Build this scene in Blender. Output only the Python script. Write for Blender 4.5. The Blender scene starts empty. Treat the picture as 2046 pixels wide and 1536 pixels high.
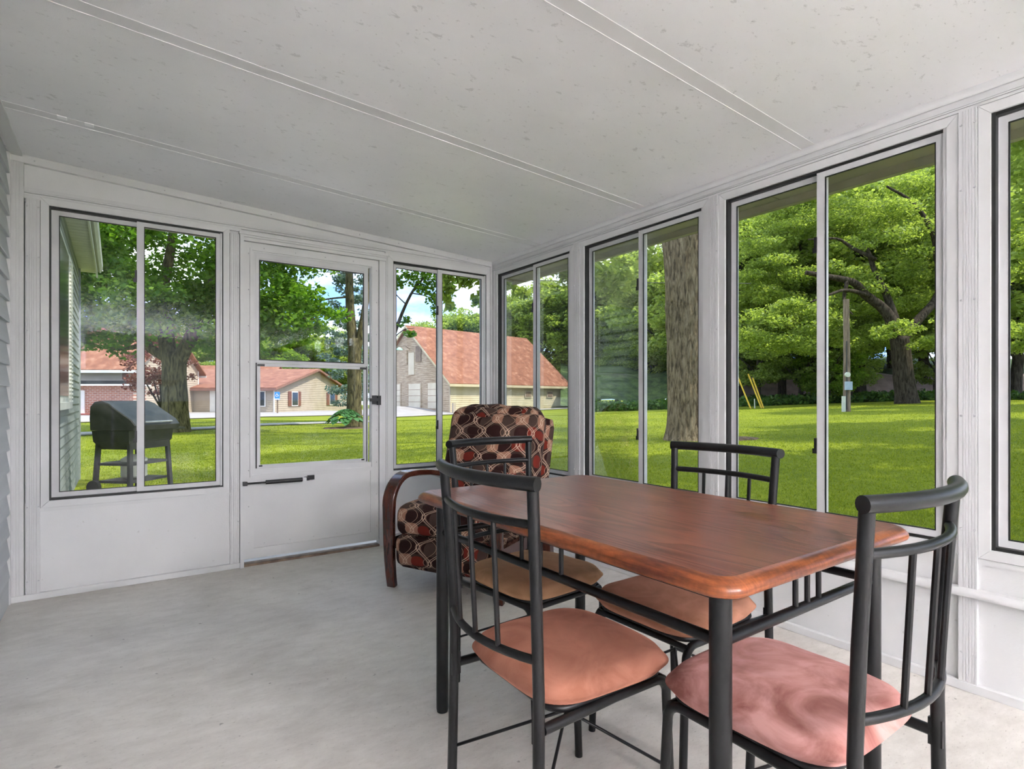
import bpy, bmesh, math, random
import numpy as np
from mathutils import Vector, Matrix, noise as mnoise
C = bpy.context.scene.collection
scene = bpy.context.scene
PI = math.pi
rad = math.radians

# ------------------------------------------------------------------ camera, sky, sun, exposure
HEAD = rad(34.97)
VX, VY = math.sin(HEAD), math.cos(HEAD)          # horizontal viewing direction
RX, RY = VY, -VX                                 # direction to the right of it
cam_data = bpy.data.cameras.new('camera')
cam = bpy.data.objects.new('camera', cam_data); C.objects.link(cam)
cam.location = (0, 0, 1.08); cam.rotation_euler = (PI/2, 0, -HEAD)
cam_data.sensor_width = 36; cam_data.lens = 36*1131/2046; cam_data.shift_y = 30/2046
cam_data.clip_start = .05; cam_data.clip_end = 600
scene.camera = cam

world = bpy.data.worlds.new('sky'); scene.world = world; world.use_nodes = True
wt = world.node_tree; wt.nodes.clear()
def wn(t): return wt.nodes.new(t)
_tc = wn('ShaderNodeTexCoord'); _mp = wn('ShaderNodeMapping'); _mp.inputs['Scale'].default_value = (1, 1, 2.4)
_ns = wn('ShaderNodeTexNoise'); _ns.inputs['Scale'].default_value = 3.2; _ns.inputs['Detail'].default_value = 6; _ns.inputs['Roughness'].default_value = .55
_cr = wn('ShaderNodeValToRGB')
_cr.color_ramp.elements[0].position = .40; _cr.color_ramp.elements[0].color = (.22, .42, .86, 1)
_cr.color_ramp.elements[1].position = .60; _cr.color_ramp.elements[1].color = (.95, .97, 1.0, 1)
_bg = wn('ShaderNodeBackground'); _bg.inputs['Strength'].default_value = 1.7
_wo = wn('ShaderNodeOutputWorld')
wt.links.new(_tc.outputs['Generated'], _mp.inputs['Vector']); wt.links.new(_mp.outputs[0], _ns.inputs['Vector'])
wt.links.new(_ns.outputs['Fac'], _cr.inputs['Fac']); wt.links.new(_cr.outputs[0], _bg.inputs['Color']); wt.links.new(_bg.outputs[0], _wo.inputs[0])

sun_d = bpy.data.lights.new('sun', 'SUN'); sun_d.energy = 3.7; sun_d.angle = rad(.8); sun_d.color = (1.0, .95, .84)
sun = bpy.data.objects.new('sun', sun_d); C.objects.link(sun)
SUNV = Vector((.525, -.733, 1.35)).normalized()  # towards the sun
sun.rotation_euler = SUNV.to_track_quat('Z', 'Y').to_euler()
sun.location = (10, -14, 26)

scene.view_settings.view_transform = 'Standard'
scene.view_settings.look = 'None'
scene.view_settings.gamma = 1
scene.view_settings.use_curve_mapping = False
scene.view_settings.exposure = 0.68
FILL_LAMP = 84                                            # emission of the added fill domes
FILL_UPLAMP = 1010                                        # and of the added fill uplighters
scene.cycles.max_bounces = 9
scene.cycles.diffuse_bounces = 6
scene.cycles.transparent_max_bounces = 24
scene.cycles.sample_clamp_indirect = 40

# ------------------------------------------------------------------ materials
def nmat(name):
    m = bpy.data.materials.new(name); m.use_nodes = True
    nt = m.node_tree; b = nt.nodes['Principled BSDF']
    return m, nt, b
def setc(b, col, rough=.5, metal=0., spec=None):
    b.inputs['Base Color'].default_value = (*col, 1); b.inputs['Roughness'].default_value = rough
    b.inputs['Metallic'].default_value = metal
    if spec is not None: b.inputs['Specular IOR Level'].default_value = spec
def coords(nt, scale=(1, 1, 1), which='Object', rot=(0, 0, 0)):
    tc = nt.nodes.new('ShaderNodeTexCoord'); mp = nt.nodes.new('ShaderNodeMapping')
    mp.inputs['Scale'].default_value = scale; mp.inputs['Rotation'].default_value = rot
    nt.links.new(tc.outputs[which], mp.inputs['Vector']); return mp.outputs[0]
def noise(nt, vec, scale, detail=4, rough=.5, dist=0.):
    n = nt.nodes.new('ShaderNodeTexNoise'); n.inputs['Scale'].default_value = scale; n.inputs['Detail'].default_value = detail
    n.inputs['Roughness'].default_value = rough; n.inputs['Distortion'].default_value = dist
    nt.links.new(vec, n.inputs['Vector']); return n.outputs['Fac']
def ramp(nt, fac, stops):
    r = nt.nodes.new('ShaderNodeValToRGB'); e = r.color_ramp.elements
    while len(e) < len(stops): e.new(.5)
    for k, (p, c) in enumerate(stops):
        e[k].position = p; e[k].color = (*c, 1) if len(c) == 3 else c
    nt.links.new(fac, r.inputs['Fac']); return r.outputs[0]
def mixc(nt, fac, a, b, mode='MIX'):
    n = nt.nodes.new('ShaderNodeMix'); n.data_type = 'RGBA'; n.blend_type = mode
    for s, v in ((0, fac), (6, a), (7, b)):
        if isinstance(v, (int, float)): n.inputs[s].default_value = v
        elif isinstance(v, tuple): n.inputs[s].default_value = (*v, 1)
        else: nt.links.new(v, n.inputs[s])
    return n.outputs[2]
def mth(nt, op, a, b=None, c=None):
    n = nt.nodes.new('ShaderNodeMath'); n.operation = op
    for k, v in enumerate((a, b, c)):
        if v is None: continue
        if isinstance(v, (int, float)): n.inputs[k].default_value = v
        else: nt.links.new(v, n.inputs[k])
    return n.outputs[0]
def bump(nt, b, h, strength=.3, dist=.01):
    n = nt.nodes.new('ShaderNodeBump'); n.inputs['Strength'].default_value = strength; n.inputs['Distance'].default_value = dist
    nt.links.new(h, n.inputs['Height']); nt.links.new(n.outputs[0], b.inputs['Normal'])
def noisy(name, c1, c2, scale=5, rough=.6, bscale=None, bstr=.3, bdist=.003, metal=0., vscale=(1, 1, 1), detail=4, spec=None, lo=.35, hi=.65):
    m, nt, b = nmat(name); setc(b, c1, rough, metal, spec)
    v = coords(nt, vscale); f = noise(nt, v, scale, detail)
    nt.links.new(ramp(nt, f, [(lo, c1), (hi, c2)]), b.inputs['Base Color'])
    if bscale: bump(nt, b, noise(nt, v, bscale, 3), bstr, bdist)
    return m

M = {}
M['white'] = noisy('white_painted_aluminium', (.61, .61, .61), (.67, .67, .67), 3, .42, 60, .04, .002)
M['strip'] = noisy('joint_strip_metal', (.66, .66, .665), (.71, .71, .715), 3, .5)
M['rib'] = noisy('ribbed_aluminium', (.58, .58, .58), (.64, .64, .64), 3, .38)
M['sash'] = noisy('sash_aluminium', (.56, .56, .565), (.64, .64, .645), 4, .35)
M['gasket'] = noisy('black_gasket', (.008, .008, .008), (.014, .014, .014), 20, .5)
M['latch'] = noisy('black_plastic', (.012, .012, .013), (.02, .02, .02), 30, .4)
M['screw'] = noisy('zinc_screw', (.5, .5, .52), (.62, .62, .62), 30, .35, metal=.6)
# embossed wall panel
m, nt, b = nmat('embossed_panel'); setc(b, (.7, .7, .7), .5); v = coords(nt)
big = noise(nt, v, 1.6, 5); f1 = ramp(nt, big, [(.35, (.62, .62, .62)), (.65, (.68, .68, .68))])
sp = ramp(nt, noise(nt, v, 38, 2), [(.72, (1, 1, 1)), (.78, (.74, .73, .72))])
nt.links.new(mixc(nt, .6, f1, sp, 'MULTIPLY'), b.inputs['Base Color'])
bump(nt, b, noise(nt, v, 190, 2), .35, .0015); M['panel'] = m
# ceiling with mildew spots
m, nt, b = nmat('ceiling_panel'); setc(b, (.7, .7, .7), .36); v = coords(nt, (1.0, 1.5, 1), rot=(0, 0, .5))
big = noise(nt, v, 1.1, 6, .6); f1 = ramp(nt, big, [(.3, (.74, .74, .755)), (.7, (.83, .83, .845))])
sp1 = noise(nt, v, 17, 5, .7, .3); sp2 = noise(nt, v, 45, 3, .6)
spots = ramp(nt, sp1, [(.615, (1, 1, 1)), (.66, (.72, .72, .715)), (.9, (.5, .5, .5))])
fine = ramp(nt, sp2, [(.66, (1, 1, 1)), (.73, (.55, .55, .54))])
c1 = mixc(nt, .7, f1, spots, 'MULTIPLY'); nt.links.new(mixc(nt, .6, c1, fine, 'MULTIPLY'), b.inputs['Base Color'])
bump(nt, b, noise(nt, v, 240, 2), .3, .0015); M['ceiling'] = m
# concrete floor
m, nt, b = nmat('concrete_floor'); setc(b, (.5, .49, .47), .62); v = coords(nt)
vs = coords(nt, (1.0, 2.6, 1), rot=(0, 0, .75))
f1 = ramp(nt, noise(nt, v, 1.3, 9, .65, .4), [(.3, (.53, .50, .46)), (.52, (.66, .63, .585)), (.72, (.73, .705, .665))])
st = ramp(nt, noise(nt, vs, 7, 9, .8), [(.32, (.76, .75, .74)), (.6, (1, 1, 1))])
dk = ramp(nt, noise(nt, v, 26, 3, .5), [(.24, (.25, .24, .23)), (.29, (1, 1, 1))])
pk = ramp(nt, noise(nt, vs, 60, 3), [(.63, (1, 1, 1)), (.74, (.45, .44, .42))])
c1 = mixc(nt, .8, f1, st, 'MULTIPLY'); c1 = mixc(nt, .7, c1, dk, 'MULTIPLY'); nt.links.new(mixc(nt, .6, c1, pk, 'MULTIPLY'), b.inputs['Base Color'])
bump(nt, b, noise(nt, vs, 34, 8, .7), .25, .004); M['concrete'] = m
# siding
M['siding'] = noisy('grey_vinyl_siding', (.46, .48, .50), (.54, .56, .58), 4, .5, 50, .2, .002, vscale=(1, .2, 3))
M['siding_shade'] = noisy('shade_darkened_siding', (.20, .225, .225), (.27, .295, .295), 4, .6, vscale=(1, .2, 3))  # same siding as indoors, darkened to stand in for outdoor shade
M['soffit'] = noisy('white_soffit', (.44, .45, .43), (.50, .51, .49), 4, .5)
M['soffit_bounce'] = noisy('bounce_tinted_soffit', (.33, .31, .20), (.40, .37, .25), 3, .6)  # cream soffit with the green bounce light put into its colour
M['darkglass'] = noisy('dark_window_glass', (.02, .022, .028), (.04, .042, .05), 2, .12)
M['blackmetal'] = noisy('black_powder_coated_steel', (.005, .005, .0055), (.010, .010, .011), 12, .36, 260, .12, .0006, spec=.32)
# glass
def glass(name, tint, refl):
    m = bpy.data.materials.new(name); m.use_nodes = True; nt = m.node_tree; nt.nodes.clear()
    o = nt.nodes.new('ShaderNodeOutputMaterial'); t = nt.nodes.new('ShaderNodeBsdfTransparent'); t.inputs[0].default_value = (*tint, 1)
    g = nt.nodes.new('ShaderNodeBsdfGlossy'); g.inputs['Roughness'].default_value = .02; g.inputs['Color'].default_value = (.9, .95, .95, 1)
    fr = nt.nodes.new('ShaderNodeFresnel'); fr.inputs['IOR'].default_value = 1.45
    k = mth(nt, 'MULTIPLY', fr.outputs[0], refl)
    x = nt.nodes.new('ShaderNodeMixShader'); nt.links.new(k, x.inputs[0]); nt.links.new(t.outputs[0], x.inputs[1]); nt.links.new(g.outputs[0], x.inputs[2])
    nt.links.new(x.outputs[0], o.inputs[0]); return m
M['glass'] = glass('window_glass', (.97, .98, .975), .27)
# table wood
m, nt, b = nmat('oak_veneer_red_brown'); setc(b, (.2, .06, .03), .30)
v = coords(nt, (1, .14, 1)); f = noise(nt, v, 6, 2, .5, .7)
rings = mth(nt, 'FRACT', mth(nt, 'MULTIPLY', f, 19))
line = ramp(nt, rings, [(0, (0, 0, 0)), (.12, (1, 1, 1)), (.55, (.75, .75, .75)), (1, (.1, .1, .1))])
pores = noise(nt, coords(nt, (1, .03, 1)), 260, 2)
base = ramp(nt, noise(nt, coords(nt, (1, .5, 1)), 3, 3), [(.35, (.185, .052, .030)), (.65, (.285, .098, .055))])
dark = mixc(nt, 1.0, base, (.42, .34, .31), 'MULTIPLY')
col = mixc(nt, line, dark, base); col = mixc(nt, mth(nt, 'MULTIPLY', mth(nt, 'GREATER_THAN', pores, .58), .45), col, (.05, .014, .008))
nt.links.new(col, b.inputs['Base Color'])
bump(nt, b, mth(nt, 'ADD', mth(nt, 'MULTIPLY', line, .7), mth(nt, 'MULTIPLY', pores, .6)), .35, .0012)
b.inputs['Coat Weight'].default_value = .08; b.inputs['Coat Roughness'].default_value = .22; b.inputs['Specular IOR Level'].default_value = .42
M['tabletop'] = m
m, nt, b = nmat('oak_edge_orange_brown'); setc(b, (.3, .09, .03), .28)
f = noise(nt, coords(nt, (1, .35, .25)), 130, 3, .6)
f2 = noise(nt, coords(nt, (.4, .4, 6)), 14, 3, .6)
c1 = ramp(nt, f2, [(.38, (.10, .022, .009)), (.62, (.30, .085, .026))])
nt.links.new(mixc(nt, .6, c1, ramp(nt, f, [(.35, (.5, .45, .42)), (.6, (1, 1, 1))]), 'MULTIPLY'), b.inputs['Base Color'])
bump(nt, b, f, .15, .001); M['tableedge'] = m
m, nt, b = nmat('dark_mahogany'); setc(b, (.06, .012, .006), .18)
f = noise(nt, coords(nt, (3, 3, .6)), 14, 4)
nt.links.new(ramp(nt, f, [(.3, (.030, .007, .005)), (.7, (.085, .018, .009))]), b.inputs['Base Color'])
b.inputs['Coat Weight'].default_value = .5; b.inputs['Coat Roughness'].default_value = .08; M['mahogany'] = m
# suede
def suede(name, c1, c2, c3):
    m, nt, b = nmat(name); setc(b, c1, .85, spec=.2); v = coords(nt)
    f = noise(nt, v, 7, 5, .55, 1.2)
    nt.links.new(ramp(nt, f, [(.38, c1), (.5, c2), (.62, c3)]), b.inputs['Base Color'])
    b.inputs['Sheen Weight'].default_value = .5; b.inputs['Sheen Roughness'].default_value = .4
    b.inputs['Sheen Tint'].default_value = (*[min(1, x*1.8) for x in c3], 1)
    bump(nt, b, noise(nt, v, 300, 2), .25, .001); return m
M['suede_brown'] = suede('reddish_brown_suede', (.27, .105, .065), (.33, .135, .088), (.38, .16, .105))
M['suede_pink'] = suede('pinkish_suede', (.23, .088, .070), (.37, .170, .148), (.50, .265, .24))
M['suede_tan'] = suede('tan_suede', (.33, .175, .085), (.39, .21, .11), (.44, .245, .13))
M['suede_copper'] = suede('copper_suede', (.30, .135, .078), (.36, .165, .10), (.42, .20, .13))
# retro ogee fabric
m, nt, b = nmat('retro_ogee_fabric'); setc(b, (.1, .06, .05), .85, spec=.2)
tc = nt.nodes.new('ShaderNodeTexCoord'); sx = nt.nodes.new('ShaderNodeSeparateXYZ'); nt.links.new(tc.outputs['UV'], sx.inputs[0])
dn = noise(nt, coords(nt), 5, 1); dn = mth(nt, 'MULTIPLY', mth(nt, 'SUBTRACT', dn, .5), .16)
U = mth(nt, 'ADD', mth(nt, 'MULTIPLY', sx.outputs[0], 1/.165), dn); Vv = mth(nt, 'ADD', mth(nt, 'MULTIPLY', sx.outputs[1], 1/.165), dn)
sn = mth(nt, 'SINE', mth(nt, 'MULTIPLY', Vv, 2*PI)); s3 = mth(nt, 'SINE', mth(nt, 'MULTIPLY', Vv, 6*PI))
sn = mth(nt, 'ADD', mth(nt, 'MULTIPLY', sn, .25), mth(nt, 'MULTIPLY', s3, .0))
def dist_curve(off, sgn, half):
    x = mth(nt, 'ADD', mth(nt, 'ADD', U, off), mth(nt, 'MULTIPLY', sn, sgn))
    fr = mth(nt, 'FRACT', mth(nt, 'ADD', x, .5)); dd = mth(nt, 'ABSOLUTE', mth(nt, 'SUBTRACT', fr, .5))
    return mth(nt, 'ABSOLUTE', mth(nt, 'SUBTRACT', dd, half))
l1 = mth(nt, 'MINIMUM', dist_curve(.25, 1, .05), dist_curve(-.25, -1, .05))
l3 = mth(nt, 'MINIMUM', dist_curve(.25, 1, .095), dist_curve(0.02, -1, .0))
line = mth(nt, 'LESS_THAN', l1, .013); line2 = mth(nt, 'LESS_THAN', l3, .010)
def cell(offu, offv, ru, rv, seed):
    cu = mth(nt, 'ADD', U, offu); cv = mth(nt, 'ADD', Vv, offv)
    fu = mth(nt, 'SUBTRACT', mth(nt, 'FRACT', cu), .5); fv = mth(nt, 'SUBTRACT', mth(nt, 'FRACT', cv), .5)
    iu = mth(nt, 'FLOOR', cu); iv = mth(nt, 'FLOOR', cv)
    a = mth(nt, 'POWER', mth(nt, 'ABSOLUTE', mth(nt, 'DIVIDE', fu, ru)), 2.6); c = mth(nt, 'POWER', mth(nt, 'ABSOLUTE', mth(nt, 'DIVIDE', fv, rv)), 2.6)
    inside = mth(nt, 'LESS_THAN', mth(nt, 'ADD', a, c), 1)
    h = mth(nt, 'FRACT', mth(nt, 'MULTIPLY', mth(nt, 'SINE', mth(nt, 'ADD', mth(nt, 'MULTIPLY', iu, 12.9898+seed), mth(nt, 'MULTIPLY', iv, 78.233))), 437.5453))
    return inside, h
i1, h1 = cell(0, 0.22, .27, .26, 0); i2, h2 = cell(.5, .72, .30, .24, 5); i3, h3 = cell(.5, .28, .26, .22, 9); i4, h4 = cell(0, .75, .25, .2, 3)
bg = (.040, .022, .017)
def pal(h, cols):
    n = nt.nodes.new('ShaderNodeValToRGB'); n.color_ramp.interpolation = 'CONSTANT'; e = n.color_ramp.elements
    while len(e) < len(cols): e.new(.5)
    for k, c_ in enumerate(cols): e[k].position = k/len(cols); e[k].color = (*c_, 1)
    nt.links.new(h, n.inputs[0]); return n.outputs[0]
tan, red, dkb, mid = (.29, .145, .095), (.15, .016, .009), (.022, .006, .005), (.062, .036, .028)
col = mixc(nt, i1, bg, pal(h1, [tan, dkb, mid, red, dkb])); col = mixc(nt, i2, col, pal(h2, [dkb, mid, tan, dkb, red]))
col = mixc(nt, i3, col, pal(h3, [mid, dkb, mid])); col = mixc(nt, i4, col, pal(h4, [dkb, mid, red]))
col = mixc(nt, mth(nt, 'MULTIPLY', line2, .8), col, (.46, .30, .21)); col = mixc(nt, line, col, (.60, .43, .32))
nt.links.new(col, b.inputs['Base Color'])
bump(nt, b, noise(nt, coords(nt), 420, 2), .3, .001); M['fabric'] = m
# outside
m, nt, b = nmat('lawn_ground'); setc(b, (.1, .2, .02), .9, spec=.1); v = coords(nt)
f1 = noise(nt, v, .35, 5, .6); f2 = noise(nt, v, 9, 4, .7)
c1 = ramp(nt, f1, [(.3, (.16, .20, .016)), (.7, (.28, .31, .024))])
nt.links.new(mixc(nt, .7, c1, ramp(nt, f2, [(.3, (.55, .6, .5)), (.7, (1.1, 1.1, 1))]), 'MULTIPLY'), b.inputs['Base Color'])
bump(nt, b, noise(nt, v, 30, 4), .8, .04); M['lawn'] = m
M['hill'] = noisy('leafy_slope', (.03, .055, .012), (.09, .14, .03), 1.2, .95, 3, 1, .2)
def foliage(name, cols, trans=.45):
    m = bpy.data.materials.new(name); m.use_nodes = True; nt = m.node_tree; nt.nodes.clear()
    trans = min(.7, trans*1.3); o = nt.nodes.new('ShaderNodeOutputMaterial'); g = nt.nodes.new('ShaderNodeNewGeometry')
    n = len(cols); c1 = ramp(nt, g.outputs['Random Per Island'], [(k/(n-1), c_) for k, c_ in enumerate(cols)])
    d = nt.nodes.new('ShaderNodeBsdfPrincipled'); d.inputs['Roughness'].default_value = .5; d.inputs['Specular IOR Level'].default_value = .25
    t = nt.nodes.new('ShaderNodeBsdfTranslucent')
    nt.links.new(c1, d.inputs['Base Color'])
    nt.links.new(mixc(nt, 1.0, c1, (1.45, 1.4, .8), 'MULTIPLY'), t.inputs['Color'])
    x = nt.nodes.new('ShaderNodeMixShader'); x.inputs[0].default_value = trans
    nt.links.new(d.outputs[0], x.inputs[1]); nt.links.new(t.outputs[0], x.inputs[2]); nt.links.new(x.outputs[0], o.inputs[0]); return m
M['grass'] = foliage('grass_blades', [(.15, .20, .015), (.24, .29, .022), (.33, .37, .04)], .35)
M['maple'] = foliage('maple_leaves', [(.06, .15, .014), (.11, .23, .02), (.18, .33, .03)])
M['maple_light'] = foliage('bright_green_leaves', [(.12, .22, .02), (.20, .33, .03), (.28, .40, .05)])  # brighter green leaves for some background trees
M['walnut'] = foliage('walnut_leaves', [(.16, .225, .045), (.26, .345, .07), (.37, .46, .12)])
M['forest'] = foliage('woodland_leaves', [(.17, .24, .05), (.28, .37, .085), (.40, .49, .14)])
M['forest_dark'] = foliage('undergrowth_leaves', [(.03, .08, .015), (.06, .14, .02), (.11, .2, .03)], .3)
M['plum'] = foliage('purple_leaves', [(.10, .022, .025), (.18, .05, .045), (.30, .14, .12)], .3)
M['spruce'] = foliage('blue_spruce_needles', [(.08, .14, .12), (.16, .24, .22), (.34, .45, .42)], .15)
M['hosta'] = foliage('hosta_leaves', [(.03, .10, .03), (.06, .17, .05), (.12, .25, .09)], .15)
def bark(name, a, c_, sc=1.0):
    m, nt, b = nmat(name); setc(b, a, .9, spec=.1); v = coords(nt, (1, 1, .22))
    f = noise(nt, v, 16*sc, 6, .65, .5); r = ramp(nt, f, [(.38, tuple(x*.35 for x in a)), (.5, a), (.72, c_)])
    nt.links.new(r, b.inputs['Base Color']); bump(nt, b, f, 1.0, .06); return m
M['bark'] = bark('grey_brown_bark', (.24, .175, .11), (.42, .33, .22), 1.1)
M['bark_dark'] = bark('dark_bark', (.055, .042, .03), (.11, .09, .07), .7)
M['bark_mossy'] = bark('mossy_bark', (.12, .10, .055), (.24, .20, .10), .7)
M['gravel'] = noisy('pale_gravel', (.50, .45, .42), (.62, .57, .54), 2, .9, 40, .5, .01)
M['asphalt'] = noisy('pale_road', (.30, .275, .26), (.36, .33, .32), 1, .9)
M['path'] = noisy('concrete_path', (.28, .27, .255), (.35, .34, .32), 2, .9)
M['ballast'] = noisy('pink_gravel_bank', (.55, .38, .31), (.75, .56, .47), 1.5, .95)
m, nt, b = nmat('red_shingles'); setc(b, (.4, .15, .1), .85)
v = coords(nt); f = noise(nt, v, 1.6, 9, .8); f2 = noise(nt, coords(nt, (1, 1, 5)), 3, 3)
c1 = ramp(nt, f, [(.40, (.19, .066, .032)), (.54, (.28, .108, .055)), (.68, (.44, .25, .16))])
nt.links.new(mixc(nt, .5, c1, ramp(nt, f2, [(.4, (.8, .78, .76)), (.6, (1, 1, 1))]), 'MULTIPLY'), b.inputs['Base Color']); M['shingle'] = m
m, nt, b = nmat('peeling_white_clapboard'); setc(b, (.5, .45, .36), .85)
f = noise(nt, coords(nt, (.4, .4, 9)), 2.6, 6, .75)
nt.links.new(ramp(nt, f, [(.36, (.20, .14, .09)), (.47, (.42, .31, .22)), (.6, (.60, .48, .35))]), b.inputs['Base Color']); M['peeling'] = m
M['barnwall'] = noisy('cream_clapboard', (.50, .42, .27), (.60, .51, .35), 1.2, .8)
M['cream'] = noisy('cream_siding', (.42, .345, .265), (.48, .40, .315), 1, .7)
M['barndoor'] = noisy('cream_garage_door', (.66, .57, .44), (.74, .65, .52), 1, .7)
M['trimwhite'] = noisy('house_white_trim', (.72, .70, .66), (.8, .78, .74), 2, .6)
M['shutter'] = noisy('brown_shutter', (.16, .06, .04), (.22, .09, .06), 3, .7)
M['brownfascia'] = noisy('brown_fascia', (.22, .11, .08), (.28, .14, .10), 3, .7)
m, nt, b = nmat('red_brick'); setc(b, (.4, .15, .1), .85)
br = nt.nodes.new('ShaderNodeTexBrick'); br.inputs['Scale'].default_value = 1; br.inputs['Brick Width'].default_value = .4; br.inputs['Row Height'].default_value = .14; br.inputs['Mortar Size'].default_value = .02
br.inputs['Color1'].default_value = (.40, .16, .10, 1); br.inputs['Color2'].default_value = (.30, .11, .07, 1); br.inputs['Mortar'].default_value = (.5, .4, .34, 1)
nt.links.new(coords(nt, rot=(PI/2, 0, 0)), br.inputs['Vector']); nt.links.new(br.outputs[0], b.inputs['Base Color']); M['brick'] = m
M['redstep'] = noisy('red_steps', (.35, .10, .08), (.42, .14, .11), 2, .8)
M['pole'] = noisy('weathered_pole_wood', (.16, .11, .08), (.30, .22, .16), 6, .9, vscale=(3, 3, .4))
M['meter'] = noisy('grey_blue_meter_box', (.35, .42, .52), (.45, .52, .62), 5, .5)
M['yellow'] = noisy('yellow_guy_guard', (.75, .45, .03), (.85, .55, .06), 5, .6)
M['grill'] = noisy('dark_grill_enamel', (.018, .018, .020), (.035, .035, .037), 8, .45)
M['steel'] = noisy('brushed_steel', (.45, .45, .46), (.55, .55, .56), 8, .35, metal=.7)
M['tank'] = noisy('white_gas_tank', (.6, .6, .5), (.7, .7, .6), 4, .4)
M['signblue'] = noisy('sign_blue', (.05, .25, .72), (.06, .29, .78), 4, .5)
M['signwhite'] = noisy('sign_white', (.8, .8, .8), (.85, .85, .85), 4, .5)
M['mulch'] = noisy('brown_mulch', (.09, .055, .03), (.16, .10, .06), 14, .95, 30, 1, .03)
M['wire'] = noisy('dark_cable', (.03, .03, .03), (.05, .05, .05), 4, .6)
M['lampgreen'] = noisy('green_lamp_shade', (.25, .5, .38), (.35, .6, .45), 4, .4)
M['patch'] = noisy('white_tape', (.85, .85, .86), (.9, .9, .9), 4, .4)

# ------------------------------------------------------------------ mesh helpers
class MB:
    def __init__(s): s.v = []; s.f = []; s.uv = None
    def add(s, vs, fs):
        o = len(s.v); s.v += [tuple(p) for p in vs]; s.f += [tuple(i+o for i in f) for f in fs]; return s
    def box(s, x0, y0, z0, x1, y1, z1):
        vs = [(x, y, z) for x in (x0, x1) for y in (y0, y1) for z in (z0, z1)]
        return s.add(vs, [(0, 1, 3, 2), (4, 6, 7, 5), (0, 4, 5, 1), (2, 3, 7, 6), (0, 2, 6, 4), (1, 5, 7, 3)])
    def tube(s, pts, r, n=8, caps=True, closed=False):
        pts = [Vector(p) for p in pts]; N = len(pts); rs = r if isinstance(r, (list, tuple)) else [r]*N
        rings = []; prev = None
        for i, p in enumerate(pts):
            if closed: t = pts[(i+1) % N]-pts[i-1]
            else: t = pts[min(i+1, N-1)]-pts[max(i-1, 0)]
            t = t.normalized() if t.length > 1e-9 else Vector((0, 0, 1))
            if prev is None:
                a = Vector((0, 0, 1)) if abs(t.z) < .9 else Vector((1, 0, 0)); e1 = t.cross(a).normalized()
            else:
                e1 = (prev - t*prev.dot(t)); e1 = e1.normalized() if e1.length > 1e-6 else t.orthogonal().normalized()
            prev = e1; e2 = t.cross(e1)
            rings.append([p + (e1*math.cos(2*PI*k/n)+e2*math.sin(2*PI*k/n))*rs[i] for k in range(n)])
        vs = [q for rg in rings for q in rg]; fs = []
        for i in range(N if closed else N-1):
            j = (i+1) % N
            for k in range(n): fs.append((i*n+k, i*n+(k+1) % n, j*n+(k+1) % n, j*n+k))
        if caps and not closed: fs += [tuple(range(n))[::-1], tuple((N-1)*n+k for k in range(n))]
        return s.add(vs, fs)
    def loops(s, lps, cap0=True, cap1=True):          # list of equal-length closed rings
        n = len(lps[0]); vs = [p for l in lps for p in l]; fs = []
        for i in range(len(lps)-1):
            for k in range(n): fs.append((i*n+k, i*n+(k+1) % n, (i+1)*n+(k+1) % n, (i+1)*n+k))
        if cap0: fs.append(tuple(range(n))[::-1])
        if cap1: fs.append(tuple((len(lps)-1)*n+k for k in range(n)))
        return s.add(vs, fs)
    def build(s, name, mat, parent=None, smooth=False, fix=True, angle=None):
        me = bpy.data.meshes.new(name); me.from_pydata(s.v, [], s.f)
        if fix:
            bm = bmesh.new(); bm.from_mesh(me); bmesh.ops.recalc_face_normals(bm, faces=bm.faces); bm.to_mesh(me); bm.free()
        if smooth:
            me.shade_smooth()
            if angle: me.set_sharp_from_angle(angle=rad(angle))
        if mat is not None: me.materials.append(mat)
        o = bpy.data.objects.new(name, me); C.objects.link(o)
        if parent: o.parent = parent
        return o
def tag(o, label=None, cat=None, group=None, kind=None):
    if label: o['label'] = label
    if cat: o['category'] = cat
    if group: o['group'] = group
    if kind: o['kind'] = kind
    return o
def empty(name, loc=(0, 0, 0), rz=0, label=None, cat=None, group=None, kind=None):
    o = bpy.data.objects.new(name, None); C.objects.link(o); o.location = loc; o.rotation_euler = (0, 0, rz)
    o.empty_display_size = .1
    return tag(o, label, cat, group, kind)
def box_obj(name, x0, y0, z0, x1, y1, z1, mat, parent=None, bevel=0):
    o = MB().box(x0, y0, z0, x1, y1, z1).build(name, mat, parent)
    if bevel:
        md = o.modifiers.new('bevel', 'BEVEL'); md.width = bevel; md.segments = 2; md.limit_method = 'ANGLE'
    return o
def arc(c, r, a0, a1, n, ax=(1, 0, 0), ay=(0, 0, 1)):
    c = Vector(c); ax = Vector(ax); ay = Vector(ay)
    return [c + ax*(r*math.cos(a0+(a1-a0)*k/n)) + ay*(r*math.sin(a0+(a1-a0)*k/n)) for k in range(n+1)]
def G(px, d, z=0.):                                  # azimuth of the view and distance in front -> world
    t = (px-1023)/1131; return (d*(VX+t*RX), d*(VY+t*RY), z)
def LD(lat, d, z=0.): return (d*VX+lat*RX, d*VY+lat*RY, z)
def H(y, d): return 1.08+(798-y)*d/1131
def sstep(a, b, x):
    x = min(1, max(0, (x-a)/(b-a))); return x*x*(3-2*x)
def gz(x, y):
    lat = x*RX+y*RY; d = x*VX+y*VY; r = math.hypot(x, y)
    w = lat+6; w = 0 if w < -2 else (w if w > 2 else (w+2)**2/8)
    z = -.2+.036*min(w, 34)*sstep(3.5, 13, r)
    gx, gy, _ = LD(-10.2, 50.5); z += .62*math.exp(-((x-gx)**2+(y-gy)**2)/14)
    if d > 38 and lat > 9: z += 0
    return z

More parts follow.
